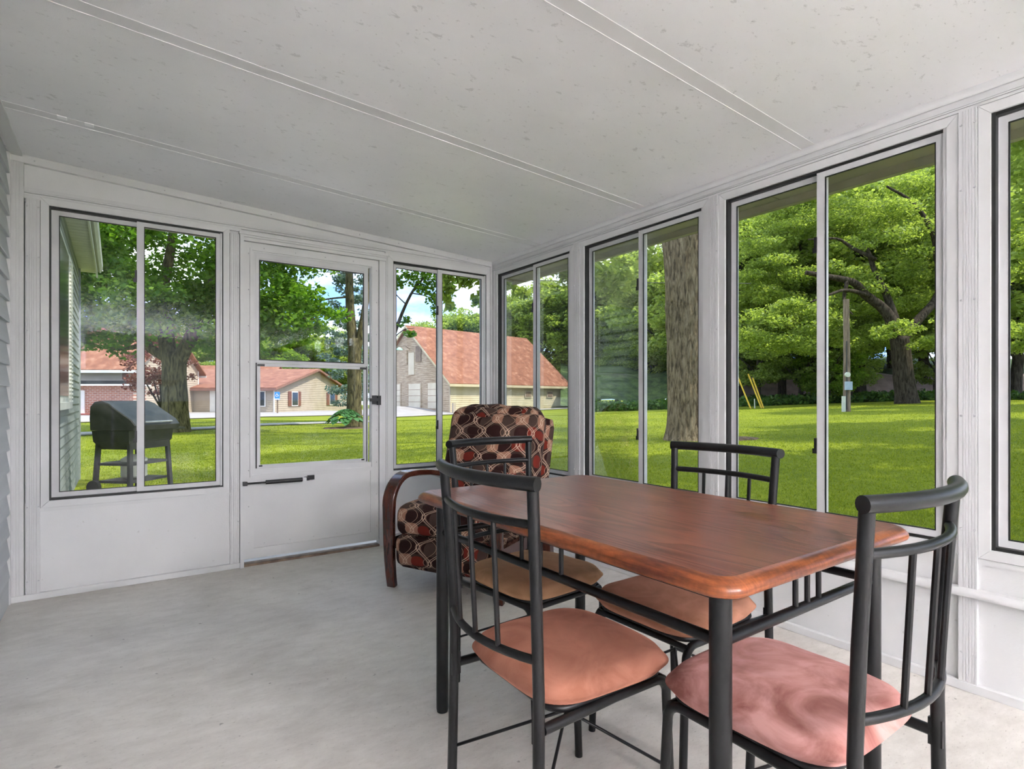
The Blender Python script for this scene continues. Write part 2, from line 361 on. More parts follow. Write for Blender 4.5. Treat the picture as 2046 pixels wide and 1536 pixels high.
# ------------------------------------------------------------------ room shell
XL, XR, YB = -.46, 2.593, 3.987
Y0 = -5.2                                            # the room runs on behind the camera
def czf(x): return 2.39-.0534*(x+.457)
flo = MB().box(XL-.1, Y0, -.14, XR+.1, YB+.1, 0).build('floor', M['concrete'])
tag(flo, 'bare grey concrete slab floor of the porch', 'floor', kind='structure')

# ceiling: sloping panels with flat joint strips
ceil = empty('ceiling', (0, 0, 0), 0, 'sloping white ceiling of wide panels with mildew specks', 'ceiling', kind='structure')
seams = [3.336, 2.334, 1.337, .34, -.66, -1.66, -2.66, -3.66]
def slopebox(x0, y0, x1, y1, dz0, dz1):
    vs = [(x, y, czf(x)+dz) for x in (x0, x1) for y in (y0, y1) for dz in (dz0, dz1)]
    return vs, [(0, 1, 3, 2), (4, 6, 7, 5), (0, 4, 5, 1), (2, 3, 7, 6), (0, 2, 6, 4), (1, 5, 7, 3)]
edges = [YB+.1]+seams+[Y0-.1]
for a, c_ in zip(edges[:-1], edges[1:]):
    MB().add(*slopebox(XL-.1, c_+.004, XR+.1, a-.004, 0, .06)).build('ceiling_panel', M['ceiling'], ceil)
for sy in seams:
    mb = MB(); mb.add(*slopebox(XL, sy-.033, XR, sy+.033, -.002, .0)); mb.add(*slopebox(XL, sy+.029, XR, sy+.033, -.0045, -.002))
    mb.build('joint_strip', M['strip'], ceil)
MB().add(*slopebox(XL-.1, Y0-.1, XR+.1, YB+.1, .062, .075)).build('roof_deck', M['white'], ceil)
MB().add(*slopebox(XL, Y0, XL+.05, YB, -.012, .0)).build('cove_strip', M['white'], ceil)
for x, y in ((-.22, 3.30), (-.12, 3.30)):
    MB().add(*slopebox(x, y-.016, x+.035, y+.016, -.0105, -.006)).build('tape_patch', M['patch'], ceil)

def P(side, u, w, z): return (u, YB+w, z) if side == 'b' else (XR+w, u, z)
def wbox(mb, side, u0, u1, w0, w1, z0, z1):
    a = P(side, u0, w0, z0); c_ = P(side, u1, w1, z1)
    return mb.box(min(a[0], c_[0]), min(a[1], c_[1]), z0, max(a[0], c_[0]), max(a[1], c_[1]), z1)
def wob(name, side, u0, u1, w0, w1, z0, z1, mat, parent, bevel=0):
    o = wbox(MB(), side, u0, u1, w0, w1, z0, z1).build(name, mat, parent)
    if bevel:
        md = o.modifiers.new('bevel', 'BEVEL'); md.width = bevel; md.segments = 2
    return o
def ribbed(name, side, u0, u1, z0, z1, parent, w=-.012, n=7):
    n = max(2, n-1)
    prof = [(u0, .03), (u0, w)]
    fl = .006; st = (u1-u0-2*fl)/n
    for k in range(n):
        a = u0+fl+k*st
        prof += [(a, w), (a+.0006, w+.0018), (a+.0022, w+.0018), (a+.0028, w)]
    prof += [(u1, w), (u1, .03)]
    return MB().loops([[P(side, u, ww, z0) for u, ww in prof], [P(side, u, ww, z1) for u, ww in prof]]).build(name, M['rib'], parent)
def mitre(name, side, u0, u1, z0, z1, cw, parent, w0=-.007, w1=.03, mat=None):      # casing round an opening, width cw outwards
    mb = MB()
    o = [(u0-cw, z0-cw), (u1+cw, z0-cw), (u1+cw, z1+cw), (u0-cw, z1+cw)]; i = [(u0, z0), (u1, z0), (u1, z1), (u0, z1)]
    g = .0006
    for k in range(4):
        j = (k+1) % 4
        du = g if k in (0, 2) else 0; dz = g if k in (1, 3) else 0
        q = [o[k], o[j], i[j], i[k]]
        mu = sum(p[0] for p in q)/4; mz = sum(p[1] for p in q)/4
        q = [(p[0]+(g if p[0] < mu else -g)*(du > 0), p[1]+(g if p[1] < mz else -g)*(dz > 0)) for p in q]
        mb.loops([[P(side, u, w0, z) for u, z in q], [P(side, u, w1, z) for u, z in q]])
    return mb.build(name, mat or M['white'], parent)
def screws(name, side, pts, parent, w):
    mb = MB()
    for u, z in pts:
        c_ = [P(side, u+.0045*math.cos(a*PI/3), w, z+.0045*math.sin(a*PI/3)) for a in range(6)]
        d = [P(side, u+.003*math.cos(a*PI/3), w-.003, z+.003*math.sin(a*PI/3)) for a in range(6)]
        mb.loops([c_, d])
    o = mb.build(name, M['screw'], parent); o['kind'] = 'stuff'; return o

def slider(idx, side, u0, u1, z0, z1, um, label, inner):
    """Sliding window: opening u0..u1, z0..z1, meeting stile centre um; inner = 'lo'/'hi': the sash in front spans u0..um or um..u1."""
    r = empty('window_%d' % idx, P(side, (u0+u1)/2, .02, z0), 0, label, 'window', kind='structure')
    inv = Vector(r.location)
    def off(o):
        o.location = -inv; return o
    # track frame (black gasket reveal and alu track)
    mb = MB(); g = .012
    wbox(mb, side, u0, u1, .004, .075, z1-g, z1); wbox(mb, side, u0, u1, .004, .075, z0, z0+g)
    if inner == 'lo': wbox(mb, side, u1-g, u1, .002, .075, z0, z1); wbox(mb, side, u0, u0+g, .012, .075, z0, z1); wob('side_stop', side, u0, u0+g, -.004, .011, z0, z1, M['sash'], r).location = -inv
    else: wbox(mb, side, u0, u0+.007, .002, .075, z0, z1); wbox(mb, side, u1-.006, u1, .002, .075, z0, z1); wob('side_stop', side, u1-g-.004, u1-.006, .0, .011, z0+.01, z1-.01, M['sash'], r).location = -inv
    off(mb.build('gasket', M['gasket'], r))
    off(mitre('frame', side, u0+.014, u1-.014, z0+.014, z1-.014, .014, r, .032, .08, M['sash']))
    st = .026
    def sash(a, b2, w0, w1, front):
        mb = MB()
        zz0, zz1 = z0+.012, z1-.012
        sa = .036 if (front and abs(a-um) < .05) else st; sb = .036 if (front and abs(b2-um) < .05) else st
        wbox(mb, side, a, a+sa, w0, w1, zz0, zz1); wbox(mb, side, b2-sb, b2, w0, w1, zz0, zz1)
        wbox(mb, side, a+sa, b2-sb, w0, w1, zz0, zz0+.026); wbox(mb, side, a+sa, b2-sb, w0, w1, zz1-.026, zz1)
        s_ = off(mb.build('sash', M['sash'], r))
        wm = (w0+w1)/2
        gl = wbox(MB(), side, a+sa, b2-sb, wm-.0015, wm+.0015, zz0+.026, zz1-.026).build('pane', M['glass'], s_)
        mb = MB()                                     # thin black glazing bead
        e = .004
        for q in ((a+sa, a+sa+e, zz0+.026, zz1-.026), (b2-sb-e, b2-sb, zz0+.026, zz1-.026), (a+sa, b2-sb, zz0+.026, zz0+.026+e), (a+sa, b2-sb, zz1-.026-e, zz1-.026)):
            wbox(mb, side, q[0], q[1], w0-.001, wm-.0025, q[2], q[3])
        mb.build('glazing_bead', M['gasket'], s_)
        return s_
    g2 = .013
    if inner == 'lo':
        s1 = sash(u0+g2, um+.018, .008, .026, True); sash(um-.012, u1-.014, .034, .052, False); le = um+.018; sg = 1
    else:
        s1 = sash(um-.018, u1-g2, .008, .026, True); sash(u0+.014, um+.012, .034, .052, False); le = um-.018; sg = -1
    for z in (z0+.335, z1-.335):
        mb = MB(); a, b2 = sorted((le-sg*.001, le+sg*.010))
        wbox(mb, side, a, b2, .002, .018, z-.035, z+.035)
        a, b2 = sorted((le+sg*.010, le+sg*.018)); wbox(mb, side, a, b2, .004, .014, z-.035, z-.012)
        mb.build('latch', M['latch'], s1)
    off_c = off(mitre('casing', side, u0, u1, z0, z1, .036, r))
    return r

# ---- right wall
wr = empty('wall_right', (XR, YB, 0), 0, 'long white porch wall of tall sliding windows over a low embossed panel', 'wall', kind='structure')
wr.location = (0, 0, 0)
RW = [(2.991, 3.913, 3.42), (1.906, 2.852, 2.36), (.816, 1.772, 1.292), (-.272, .684, .205), (-1.36, -.404, -.88)]
lab = ['tall sliding window nearest the room corner, recliner in front of it', 'tall sliding window with the thick tree trunk outside',
       'tall sliding window behind the dining table, utility pole seen through it', 'tall sliding window at the right edge beside the ribbed post', 'tall sliding window beside the viewer, outside the picture']
for k, (a, b2, um) in enumerate(RW):
    slider(k+3, 'r', a, b2, .535, 2.115, um, lab[k], 'lo')
posts = [(3.951, YB-.004), (2.890, 2.953), (1.810, 1.868), (.722, .778), (-.366, -.310), (-1.46, -1.398)]
for a, b2 in posts:
    ribbed('ribbed_post', 'r', a, b2, .03, 2.152, wr, n=6 if b2-a > .04 else 3)
for j, (a, b2) in enumerate(posts[1:]):
    screws('screw_heads', 'r', [(a+.008, z) for z in (.14, .60, 1.02, 1.45, 1.86, 2.10)]+[(b2-.008, z) for z in (.14, .60, 1.02, 1.45, 1.86, 2.10)], wr, -.012)
bays = [(2.953, 3.951), (1.868, 2.890), (.778, 1.810), (-.310, .722), (-1.398, -.366)]
for a, b2 in bays:
    wob('lower_panel', 'r', a, b2, .004, .02, .03, .50, M['panel'], wr)
    wob('sill_strip', 'r', a, b2, -.004, .03, .478, .497, M['white'], wr)
wob('core_wall', 'r', Y0, YB+.08, .022, .08, 0, .53, M['white'], wr)
for a, b2 in posts: wob('post_core', 'r', a-.032, b2+.032, .032, .08, .5, 2.2, M['white'], wr)
wob('header_core', 'r', Y0, YB+.08, .032, .08, 2.117, 2.26, M['white'], wr)
mb = MB()
for z0, z1, w in ((2.153, 2.163, -.008), (2.1645, 2.170, -.011), (2.1715, 2.177, -.011), (2.1785, 2.198, -.006)): wbox(mb, 'r', Y0, YB, w, .032, z0, z1)
mb.build('header_trim', M['rib'], wr)
prof = [(.02, 2.199), (-.012, 2.199), (-.018, 2.205), (-.021, 2.216), (-.019, 2.228), (.02, 2.24)]
MB().loops([[P('r', Y0, w, z) for w, z in prof], [P('r', YB, w, z) for w, z in prof]]).build('cove_trim', M['white'], wr, smooth=True, angle=40)
screws('screw_heads', 'r', [(Y0+.2+k*.33, 2.19) for k in range(17)]+[(Y0+.3+k*.41, .024) for k in range(13)], wr, -.0125)
prof = [(.01, .352), (-.014, .352), (-.018, .358), (-.018, .372), (-.012, .382), (.01, .385)]
MB().loops([[P('r', Y0, w-.010, z) for w, z in prof], [P('r', 2.7, w-.010, z) for w, z in prof]]).build('chair_rail', M['white'], wr, smooth=True, angle=40)
br_ = wob('baseboard_right', 'r', Y0, YB, -.016, .02, 0, .034, M['white'], None, .003)
tag(br_, 'low white metal base strip along the window wall', 'baseboard', kind='structure')
# exterior eave
ev = empty('trim_1', (0, 0, 0), 0, 'cream eave soffit tinted with green bounce light outside the tall windows', 'eave', kind='structure')
y = Y0-.3
while y < 4.2:
    y1 = min(y+1.2, 4.25); box_obj('soffit_panel', XR+.08, y+.003, 2.175, 2.985, y1-.003, 2.19, M['soffit_bounce'], ev); y = y1
box_obj('fascia_board', 2.985, Y0-.3, 2.135, 3.02, 4.27, 2.30, M['soffit_bounce'], ev)
box_obj('fascia_end', XL, 4.25, 2.16, 2.985, 4.27, 2.5, M['soffit_bounce'], ev)
box_obj('roof_skin', XL, Y0-.3, 2.50, 3.05, 4.3, 2.53, M['soffit'], ev)

# ---- back wall
wb = empty('wall_back', (0, 0, 0), 0, 'white end wall with the storm door between two sliding windows', 'wall', kind='structure')
slider(1, 'b', -.300, .556, .527, 2.140, .118, 'wide sliding window left of the storm door, grill outside', 'hi')
slider(2, 'b', 1.700, 2.524, .547, 2.117, 2.10, 'narrow sliding window between storm door and room corner', 'hi')
ribbed('ribbed_post', 'b', XL+.004, -.405, .03, 2.385, wb, n=4)
ribbed('ribbed_post', 'b', -.398, -.338, .03, 2.16, wb, w=-.010, n=6)
ribbed('ribbed_post', 'b', .594, .648, .03, 2.14, wb, w=-.010, n=5)
ribbed('ribbed_post', 'b', 1.640, 1.662, .03, 2.14, wb, w=-.012, n=2)
ribbed('ribbed_post', 'b', 2.562, XR-.014, .03, 2.20, wb, w=-.010, n=2)
for a, b2 in ((-.338, .594), (1.662, 2.562)):
    wob('lower_panel', 'b', a, b2, .004, .02, .03, .49, M['panel'], wb)
    wob('sill_strip', 'b', a, b2, -.004, .03, .470, .490, M['white'], wb)
wob('core_wall', 'b', XL, .65, .022, .08, 0, .52, M['white'], wb)
wob('core_wall', 'b', 1.60, XR+.08, .022, .08, 0, .53, M['white'], wb)
for a, b2 in ((XL, -.31), (.566, .668), (1.602, 1.69), (2.534, XR+.08)): wob('post_core', 'b', a, b2, .032, .08, .5, 2.3, M['white'], wb)
# header above the openings: sloping panel under the ceiling
vs = [P('b', u, w, z) for u, zt in ((XL, czf(XL)), (XR+.08, czf(XR))) for w in (.012, .08) for z in (2.145, zt)]
MB().add(vs, [(0, 1, 3, 2), (4, 6, 7, 5), (0, 4, 5, 1), (2, 3, 7, 6), (0, 2, 6, 4), (1, 5, 7, 3)]).build('header_panel', M['panel'], wb)
mb = MB()
for z0, z1, w in ((2.178, 2.190, -.004), (2.1915, 2.199, -.008), (2.2005, 2.221, -.005)): wbox(mb, 'b', XL+.03, XR-.02, w, .03, z0, z1)
wbox(mb, 'b', XL+.03, .66, -.002, .03, 2.16, 2.178); wbox(mb, 'b', 1.64, XR-.02, -.002, .03, 2.143, 2.178)
mb.build('header_trim', M['rib'], wb)
vs = [P('b', u, w, czf(u)-dz) for u in (XL, XR-.02) for w in (-.016, .02) for dz in (.042, 0)]
MB().add(vs, [(0, 1, 3, 2), (4, 6, 7, 5), (0, 4, 5, 1), (2, 3, 7, 6), (0, 2, 6, 4), (1, 5, 7, 3)]).build('ceiling_trim', M['white'], wb)
screws('screw_heads', 'b', [(XL+.1+k*.3, czf(XL+.1+k*.3)-.02) for k in range(10)], wb, -.016)
screws('screw_heads', 'b', [(-.392, z) for z in (.1, .5, 1.0, 1.45, 1.85, 2.12)]+[(-.344, z) for z in (.1, .5, 1.0, 1.45, 1.85, 2.12)]+[(.642, z) for z in (.3, .8, 1.3, 1.8)]+[(1.65, z) for z in (.6, 1.0, 1.5, 2.0)], wb, -.010)
bb_ = wob('baseboard_back', 'b', XL, .655, -.016, .02, 0, .034, M['white'], None, .003)
tag(bb_, 'low white base strip under the left sliding window', 'baseboard', kind='structure')
bb_ = wob('baseboard_corner', 'b', 1.64, XR-.02, -.016, .02, 0, .034, M['white'], None, .003); bb_.name = 'baseboard_back'
tag(bb_, 'low white base strip between storm door and corner', 'baseboard', kind='structure')

# ---- storm door
dr = empty('door_1', (0, 0, 0), 0, 'white aluminium storm door with two stacked panes and black handle', 'door', kind='structure')
mb = MB()                                             # frame: left jamb, head ledge, right jamb
wbox(mb, 'b', .650, .672, -.030, .05, 0, 2.13); wbox(mb, 'b', 1.592, 1.640, -.006, .05, 0, 2.13)
wbox(mb, 'b', .650, 1.640, -.012, .05, 2.106, 2.128); wbox(mb, 'b', .650, 1.640, -.024, .05, 2.128, 2.140); wbox(mb, 'b', .645, 1.645, -.034, .05, 2.140, 2.158)
mb.build('door_frame', M['white'], dr)
wob('threshold', 'b', .672, 1.592, -.01, .06, 0, .014, M['pole'], dr)
def frame4(mb, u0, u1, z0, z1, s, w0, w1, sb=None):
    sb = sb or s
    wbox(mb, 'b', u0, u0+s, w0, w1, z0, z1); wbox(mb, 'b', u1-s, u1, w0, w1, z0, z1)
    wbox(mb, 'b', u0+s, u1-s, w0, w1, z1-s, z1); wbox(mb, 'b', u0+s, u1-s, w0, w1, z0, z0+sb)
mb = MB(); frame4(mb, .676, 1.588, .045, 2.103, .060, .004, .036, .065)
wbox(mb, 'b', .736, 1.528, .004, .036, .560, .622)
mb.build('door_leaf', M['white'], dr)
wob('kick_panel', 'b', .736, 1.528, .012, .024, .110, .560, M['panel'], dr)
mb = MB(); frame4(mb, .712, 1.548, .575, 2.066, .014, -.004, .006); mb.build('molding', M['white'], dr)
mb = MB(); frame4(mb, .736, 1.510, .622, 2.043, .018, .008, .030); mb.build('insert_frame', M['sash'], dr)
mb = MB(); frame4(mb, .750, 1.496, 1.320, 2.030, .022, .006, .020); wbox(mb, 'b', .773, 1.473, .0062, .0198, 1.994, 2.007); us = mb.build('upper_sash', M['sash'], dr)
wbox(MB(), 'b', .772, 1.474, .011, .014, 1.343, 1.992).build('pane', M['glass'], us)
mb = MB(); frame4(mb, .768, 1.478, 1.339, 1.996, .006, .003, .010); mb.build('glazing_bead', M['gasket'], us)
mb = MB(); frame4(mb, .754, 1.492, .632, 1.318, .020, -.002, .012); ls = mb.build('lower_sash', M['sash'], dr)
wbox(MB(), 'b', .774, 1.472, .004, .007, .652, 1.298).build('pane', M['glass'], ls)
mb = MB()
wbox(mb, 'b', .748, .754, -.003, .012, .63, 1.32); wbox(mb, 'b', 1.492, 1.498, -.003, .012, .63, 1.32); mb.build('side_gasket', M['gasket'], ls)
for u in (.756, 1.446):
    wob('sash_clip', 'b', u, u+.044, -.010, .004, 1.298, 1.312, M['latch'], ls)
    wob('sash_clip', 'b', u+.01, u+.030, -.008, .004, .640, .650, M['latch'], ls)
screws('screw_heads', 'b', [(.706, .15+k*.235) for k in range(9)]+[(1.575, .15+k*.235) for k in range(9)]+[(.80+k*.16, .135) for k in range(5)]+[(.8+k*.2, 2.075) for k in range(4)], dr, .004)
wd = empty('door_closer', P('b', 0, 0, 0)); wd.location = (0, 0, 0); wd.parent = dr
def closer():
    y_ = YB-.045
    mb = MB().tube([(.80, y_, .541), (1.03, y_, .541)], .014, 12); mb.build('cylinder', M['latch'], wd, smooth=True, angle=40)
    mb = MB().tube([(.684, y_, .541), (.80, y_, .541)], .006, 8); mb.build('rod', M['latch'], wd, smooth=True, angle=40)
    mb = MB().box(1.03, y_-.014, .531, 1.055, y_+.014, .553).build('end_cap', M['sash'], wd)
    mb = MB().box(.664, y_-.012, .528, .688, YB-.03, .554); mb.box(1.055, y_-.010, .532, 1.075, YB+.004, .552); mb.box(1.075, YB-.012, .53, 1.12, YB+.004, .56); mb.build('bracket', M['latch'], wd)
closer()
hd = MB()
hd.box(1.536, YB-.012, 1.045, 1.568, YB+.006, 1.110); hd.box(1.545, YB-.045, 1.072, 1.562, YB-.01, 1.088)
hd.box(1.500, YB-.056, 1.066, 1.575, YB-.042, 1.090); hd.box(1.572, YB-.022, 1.040, 1.598, YB-.004, 1.108)
hd.build('handle', M['latch'], dr)

# ---- left wall: house siding inside the porch
def planks(parent, x, y0, y1, z0, z1, pitch, mat, seed=0, face=1):
    me = None; z = z0; k = 0
    prof = [(.0, 0), (.020*face, 0), (.021*face, .006), (.004*face, pitch+.012), (0, pitch+.012)]
    mb = MB().loops([[(px_, y0, pz) for px_, pz in prof], [(px_, y1, pz) for px_, pz in prof]])
    o = mb.build('siding_plank', mat, parent); o.location = (x, 0, z0); me = o.data
    z = z0+pitch
    while z < z1:
        c_ = bpy.data.objects.new('siding_plank', me); C.objects.link(c_); c_.parent = parent; c_.location = (x, 0, z); z += pitch
wl = empty('wall_left', (0, 0, 0), 0, 'house wall clad in grey lap siding at the left edge', 'wall', kind='structure')
planks(wl, XL-.018, Y0, YB-.012, .14, 2.28, .112, M['siding'])
MB().box(XL-.12, Y0, 0, XL-.018, YB-.012, 2.45).build('sheathing', M['siding'], wl)
MB().box(XL-.03, Y0, 0, XL-.002, YB-.012, .15).build('foundation_board', M['siding'], wl)
tr = MB().box(XL-.018, YB-.035, .0, XL+.004, YB-.012, 2.385).build('trim_2', M['white']); tag(tr, 'white corner channel where siding meets end wall', 'trim', kind='structure')

# ---- added fill lights, unseen behind the viewer, to brighten the room
m = bpy.data.materials.new('fill_dome_glow'); m.use_nodes = True; b = m.node_tree.nodes['Principled BSDF']; setc(b, (.9, .9, .88), .4)
b.inputs['Emission Color'].default_value = (1, .952, .975, 1); b.inputs['Emission Strength'].default_value = FILL_LAMP; M['fillglass'] = m
for k, (x, y) in enumerate(((1.75, -2.6), (1.90, -3.5), (2.03, -4.3))):  # domes added only as fill light, out of view
    zc = czf(x)-.004; cl_ = empty('fill_dome', (x, y, zc), 0, ('nearest', 'middle', 'farthest')[k]+' added dome fill lamp unseen behind the viewer', 'lamp', 'added dome fill lamps')
    MB().tube([(0, 0, 0), (0, 0, -.035)], .22, 28).build('base', M['white'], cl_, smooth=True, angle=40)
    MB().tube([(0, 0, -.0352), (0, 0, -.09), (0, 0, -.15), (0, 0, -.19), (0, 0, -.21)], [.20, .195, .15, .085, .02], 28).build('dome', M['fillglass'], cl_, smooth=True)
m = bpy.data.materials.new('fill_uplighter_glow'); m.use_nodes = True; b = m.node_tree.nodes['Principled BSDF']; setc(b, (.9, .9, .88), .4)
b.inputs['Emission Color'].default_value = (1, .952, .975, 1); b.inputs['Emission Strength'].default_value = FILL_UPLAMP; M['fillglow'] = m
for k, (x, y) in enumerate(((-.05, -2.7), (.75, -3.6), (-.05, -4.5))):  # uplighters added to soften the room light off the ceiling, out of view
    fl_ = empty('fill_uplighter', (x, y, 0), 0, ('nearest added fill uplighter unseen behind the viewer', 'added fill uplighter in the middle, unseen behind the viewer', 'farthest added fill uplighter unseen behind the viewer')[k], 'lamp', 'added fill uplighters behind the viewer')
    MB().tube([(0, 0, 0), (0, 0, .02), (0, 0, .03)], [.14, .14, .05], 24).build('base', M['white'], fl_, smooth=True, angle=40)
    MB().tube([(0, 0, .02), (0, 0, 1.32)], .012, 10).build('pole', M['white'], fl_, smooth=True, angle=40)
    MB().loops([[(r_*math.cos(2*PI*q/28), r_*math.sin(2*PI*q/28), z_) for q in range(28)] for r_, z_ in ((.02, 1.30), (.12, 1.34), (.18, 1.42), (.17, 1.42), (.13, 1.372), (.02, 1.368))]).build('bowl', M['white'], fl_, smooth=True, angle=50)
    MB().tube([(0, 0, 1.369), (0, 0, 1.375)], .125, 28).build('bulb_disc', M['fillglow'], fl_)
# ------------------------------------------------------------------ dining table
def rrect(x0, x1, y0, y1, r, n=6):
    pts = []
    for cx, cy, a in ((x1-r, y1-r, 0), (x0+r, y1-r, PI/2), (x0+r, y0+r, PI), (x1-r, y0+r, 1.5*PI)):
        for k in range(n+1): pts.append((cx+r*math.cos(a+PI/2*k/n), cy+r*math.sin(a+PI/2*k/n)))
    return pts
TZ = .762; TW, TL = .400, .620                       # half sizes
tb = empty('dining_table', (1.2537, 1.2027, 0), rad(.5), 'reddish oak dining table on black metal legs with four chairs round it', 'table')
def ring(inset, z, r=.055): return [(x, y, z) for x, y in rrect(-TW+inset, TW-inset, -TL+inset, TL-inset, max(.01, r-inset*.6))]
top = MB().loops([ring(.030, TZ-.004), ring(.026, TZ)], cap0=True, cap1=True).build('tabletop', M['tabletop'], tb)
edge = MB().loops([ring(.028, TZ-.036), ring(.012, TZ-.036), ring(.003, TZ-.031), ring(0, TZ-.024), ring(.001, TZ-.017), ring(.006, TZ-.010), ring(.014, TZ-.004), ring(.022, TZ-.0008), ring(.0262, TZ-.0002), ring(.028, TZ-.006)], cap0=True, cap1=False)
edge.build('moulded_edge', M['tableedge'], tb, smooth=True, angle=50)
lx, ly = .321, .548
for sx_, sy_ in ((-1, -1), (-1, 1), (1, -1), (1, 1)):
    o = MB().tube([(sx_*lx, sy_*ly, .0), (sx_*lx, sy_*ly, .012), (sx_*lx, sy_*ly, TZ-.037)], [.019, .021, .021], 20).build('leg', M['blackmetal'], tb, smooth=True, angle=40)
for sx_ in (-1, 1):
    MB().tube([(sx_*lx, -ly, .622), (sx_*lx, ly, .622)], .0115, 12).build('side_rail', M['blackmetal'], tb, smooth=True, angle=40)
    MB().box(sx_*lx-.006, -ly, TZ-.062, sx_*lx+.006, ly, TZ-.037).build('apron_bar', M['blackmetal'], tb)
    for y_ in (-.085, 0, .085): MB().tube([(sx_*lx, y_, .622), (sx_*lx, y_, TZ-.05)], .0062, 8).build('spindle', M['blackmetal'], tb, smooth=True, angle=40)
for sy_ in (-1, 1):
    MB().tube([(-lx, sy_*ly, .622), (lx, sy_*ly, .622)], .0115, 12).build('end_rail', M['blackmetal'], tb, smooth=True, angle=40)
    MB().box(-lx, sy_*ly-.006, TZ-.062, lx, sy_*ly+.006, TZ-.037).build('apron_bar', M['blackmetal'], tb)
    for x_ in (-.05, 0, .05): MB().tube([(x_, sy_*ly, .622), (x_, sy_*ly, TZ-.05)], .0062, 8).build('spindle', M['blackmetal'], tb, smooth=True, angle=40)

# ------------------------------------------------------------------ dining chairs
def cushion(name, hx, hy, z0, z1, mat, parent, crown=.012):
    n = 22; lps = []
    hz = (z1-z0)/2; zc = (z0+z1)/2
    def pt(i, j, top):                                # grid in -1..1
        a = -1+2*i/n; b_ = -1+2*j/n
        k = 1.0
        # square to squircle
        e0 = max(abs(a), abs(b_)); sc = e0/((abs(a)**4.5+abs(b_)**4.5)**(1/4.5)) if e0 > 0 else 1
        x = a*sc; y = b_*sc
        e = max(abs(a), abs(b_)); e8 = e**8
        z = hz*math.sqrt(max(0, 1-e**(7 if top else 14)))*(1 if top else .85) if e < 1 else 0
        taper = 1+.03*(-x)                            # back slightly narrower
        cr = crown*(1-a*a)*(1-b_*b_) if top else 0
        wr_ = .0014*math.sin(9*x+4*y)*(1-e8)
        return (x*hx, y*hy*(1-.04*x*-1), zc+(z if top else -z)+cr+wr_*(1 if top else 0))
    vs = []; idx = {}
    for t in (True, False):
        for i in range(n+1):
            for j in range(n+1):
                if not t and (i in (0, n) or j in (0, n)): idx[(t, i, j)] = idx[(True, i, j)]; continue
                idx[(t, i, j)] = len(vs); vs.append(pt(i, j, t))
    fs = [(idx[(t, i, j)], idx[(t, i+1, j)], idx[(t, i+1, j+1)], idx[(t, i, j+1)]) for t in (True, False) for i in range(n) for j in range(n)]
    return MB().add(vs, fs).build(name, mat, parent, smooth=True)
def bow(y0, y1, x, z, depth, n=10, dz=0):
    return [(x-depth*(1-((2*k/n)-1)**2), y0+(y1-y0)*k/n, z+dz*(1-((2*k/n)-1)**2)) for k in range(n+1)]
def make_chair(loc, rz, mat, label):
    c_ = empty('dining_chair', (*loc, 0), rz, label, 'chair', 'four dining chairs round the table')
    bm = M['blackmetal']
    cushion('seat', .208, .206, .402, .468, mat, c_)
    MB().tube([(x, y, .404) for x, y in rrect(-.17, .17, -.17, .17, .04, 4)], .009, 8, closed=True).build('seat_frame', bm, c_, smooth=True)
    wB, wT = .185, .197                               # half width at the seat and at the top
    for s in (-1, 1):
        pts = [(-.235, s*.186, 0), (-.228, s*.188, .25), (-.226, s*wB, .47), (-.229, s*wB, .56), (-.234, s*(wB+.003), .66), (-.242, s*(wB+.007), .78), (-.250, s*wT, .898)]
        MB().tube(pts, .0128, 14).build('back_post', bm, c_, smooth=True, angle=40)
        # front leg bending into the side rail
        pts = [(.196, s*.178, 0), (.186, s*.176, .20), (.178, s*.175, .345)]
        pts += [Vector(p) for p in arc((.138, s*.175, .350), .040, 0, PI/2, 6)] + [(.0, s*.176, .390), (-.215, s*.186, .388)]
        MB().tube(pts, .0115, 12).build('front_leg', bm, c_, smooth=True, angle=40)
        MB().box(-.238, s*.180-.004, .362, -.212, s*.180+.004, .418).build('bracket', bm, c_)
    MB().tube(bow(-wT-.016, wT+.016, -.250, .908, .045), .0155, 16).build('top_rail', bm, c_, smooth=True, angle=40)
    MB().tube(bow(-wB-.008, wB+.008, -.244, .822, .042), .0095, 12).build('middle_rail', bm, c_, smooth=True, angle=40)
    MB().tube(bow(-wB, wB, -.228, .535, .042), .0095, 12).build('lower_rail', bm, c_, smooth=True, angle=40)
    for y_ in (-.085, 0, .085):
        k = 1-(y_/.2)**2
        MB().tube([(-.228-.042*k, y_, .535), (-.244-.042*k, y_*1.05, .822)], .0062, 8).build('spindle', bm, c_, smooth=True, angle=40)
    MB().tube([(.170, -.175, .385), (.170, .175, .385)], .009, 10).build('stretcher', bm, c_, smooth=True, angle=40)
    for s in (-1, 1):
        MB().tube([(.186, s*.176, .16), (.0, 0, .28), (-.230, -s*.187, .17)], .0042, 6).build('cross_wire', bm, c_, smooth=True)
    return c_
make_chair((.951, 1.116), rad(-1), M['suede_brown'], 'black metal dining chair on the near left side of the table, reddish-brown suede seat')
make_chair((1.212, .682), rad(90.5), M['suede_pink'], 'black metal dining chair at the near table end, blotchy pinkish seat in front right')
make_chair((1.279, 1.684), rad(-84.4), M['suede_tan'], 'black metal dining chair at the far table end before the recliner, tan seat')
make_chair((1.473, 1.191), rad(181), M['suede_copper'], 'black metal dining chair tucked under the window side of the table, copper-coloured seat')

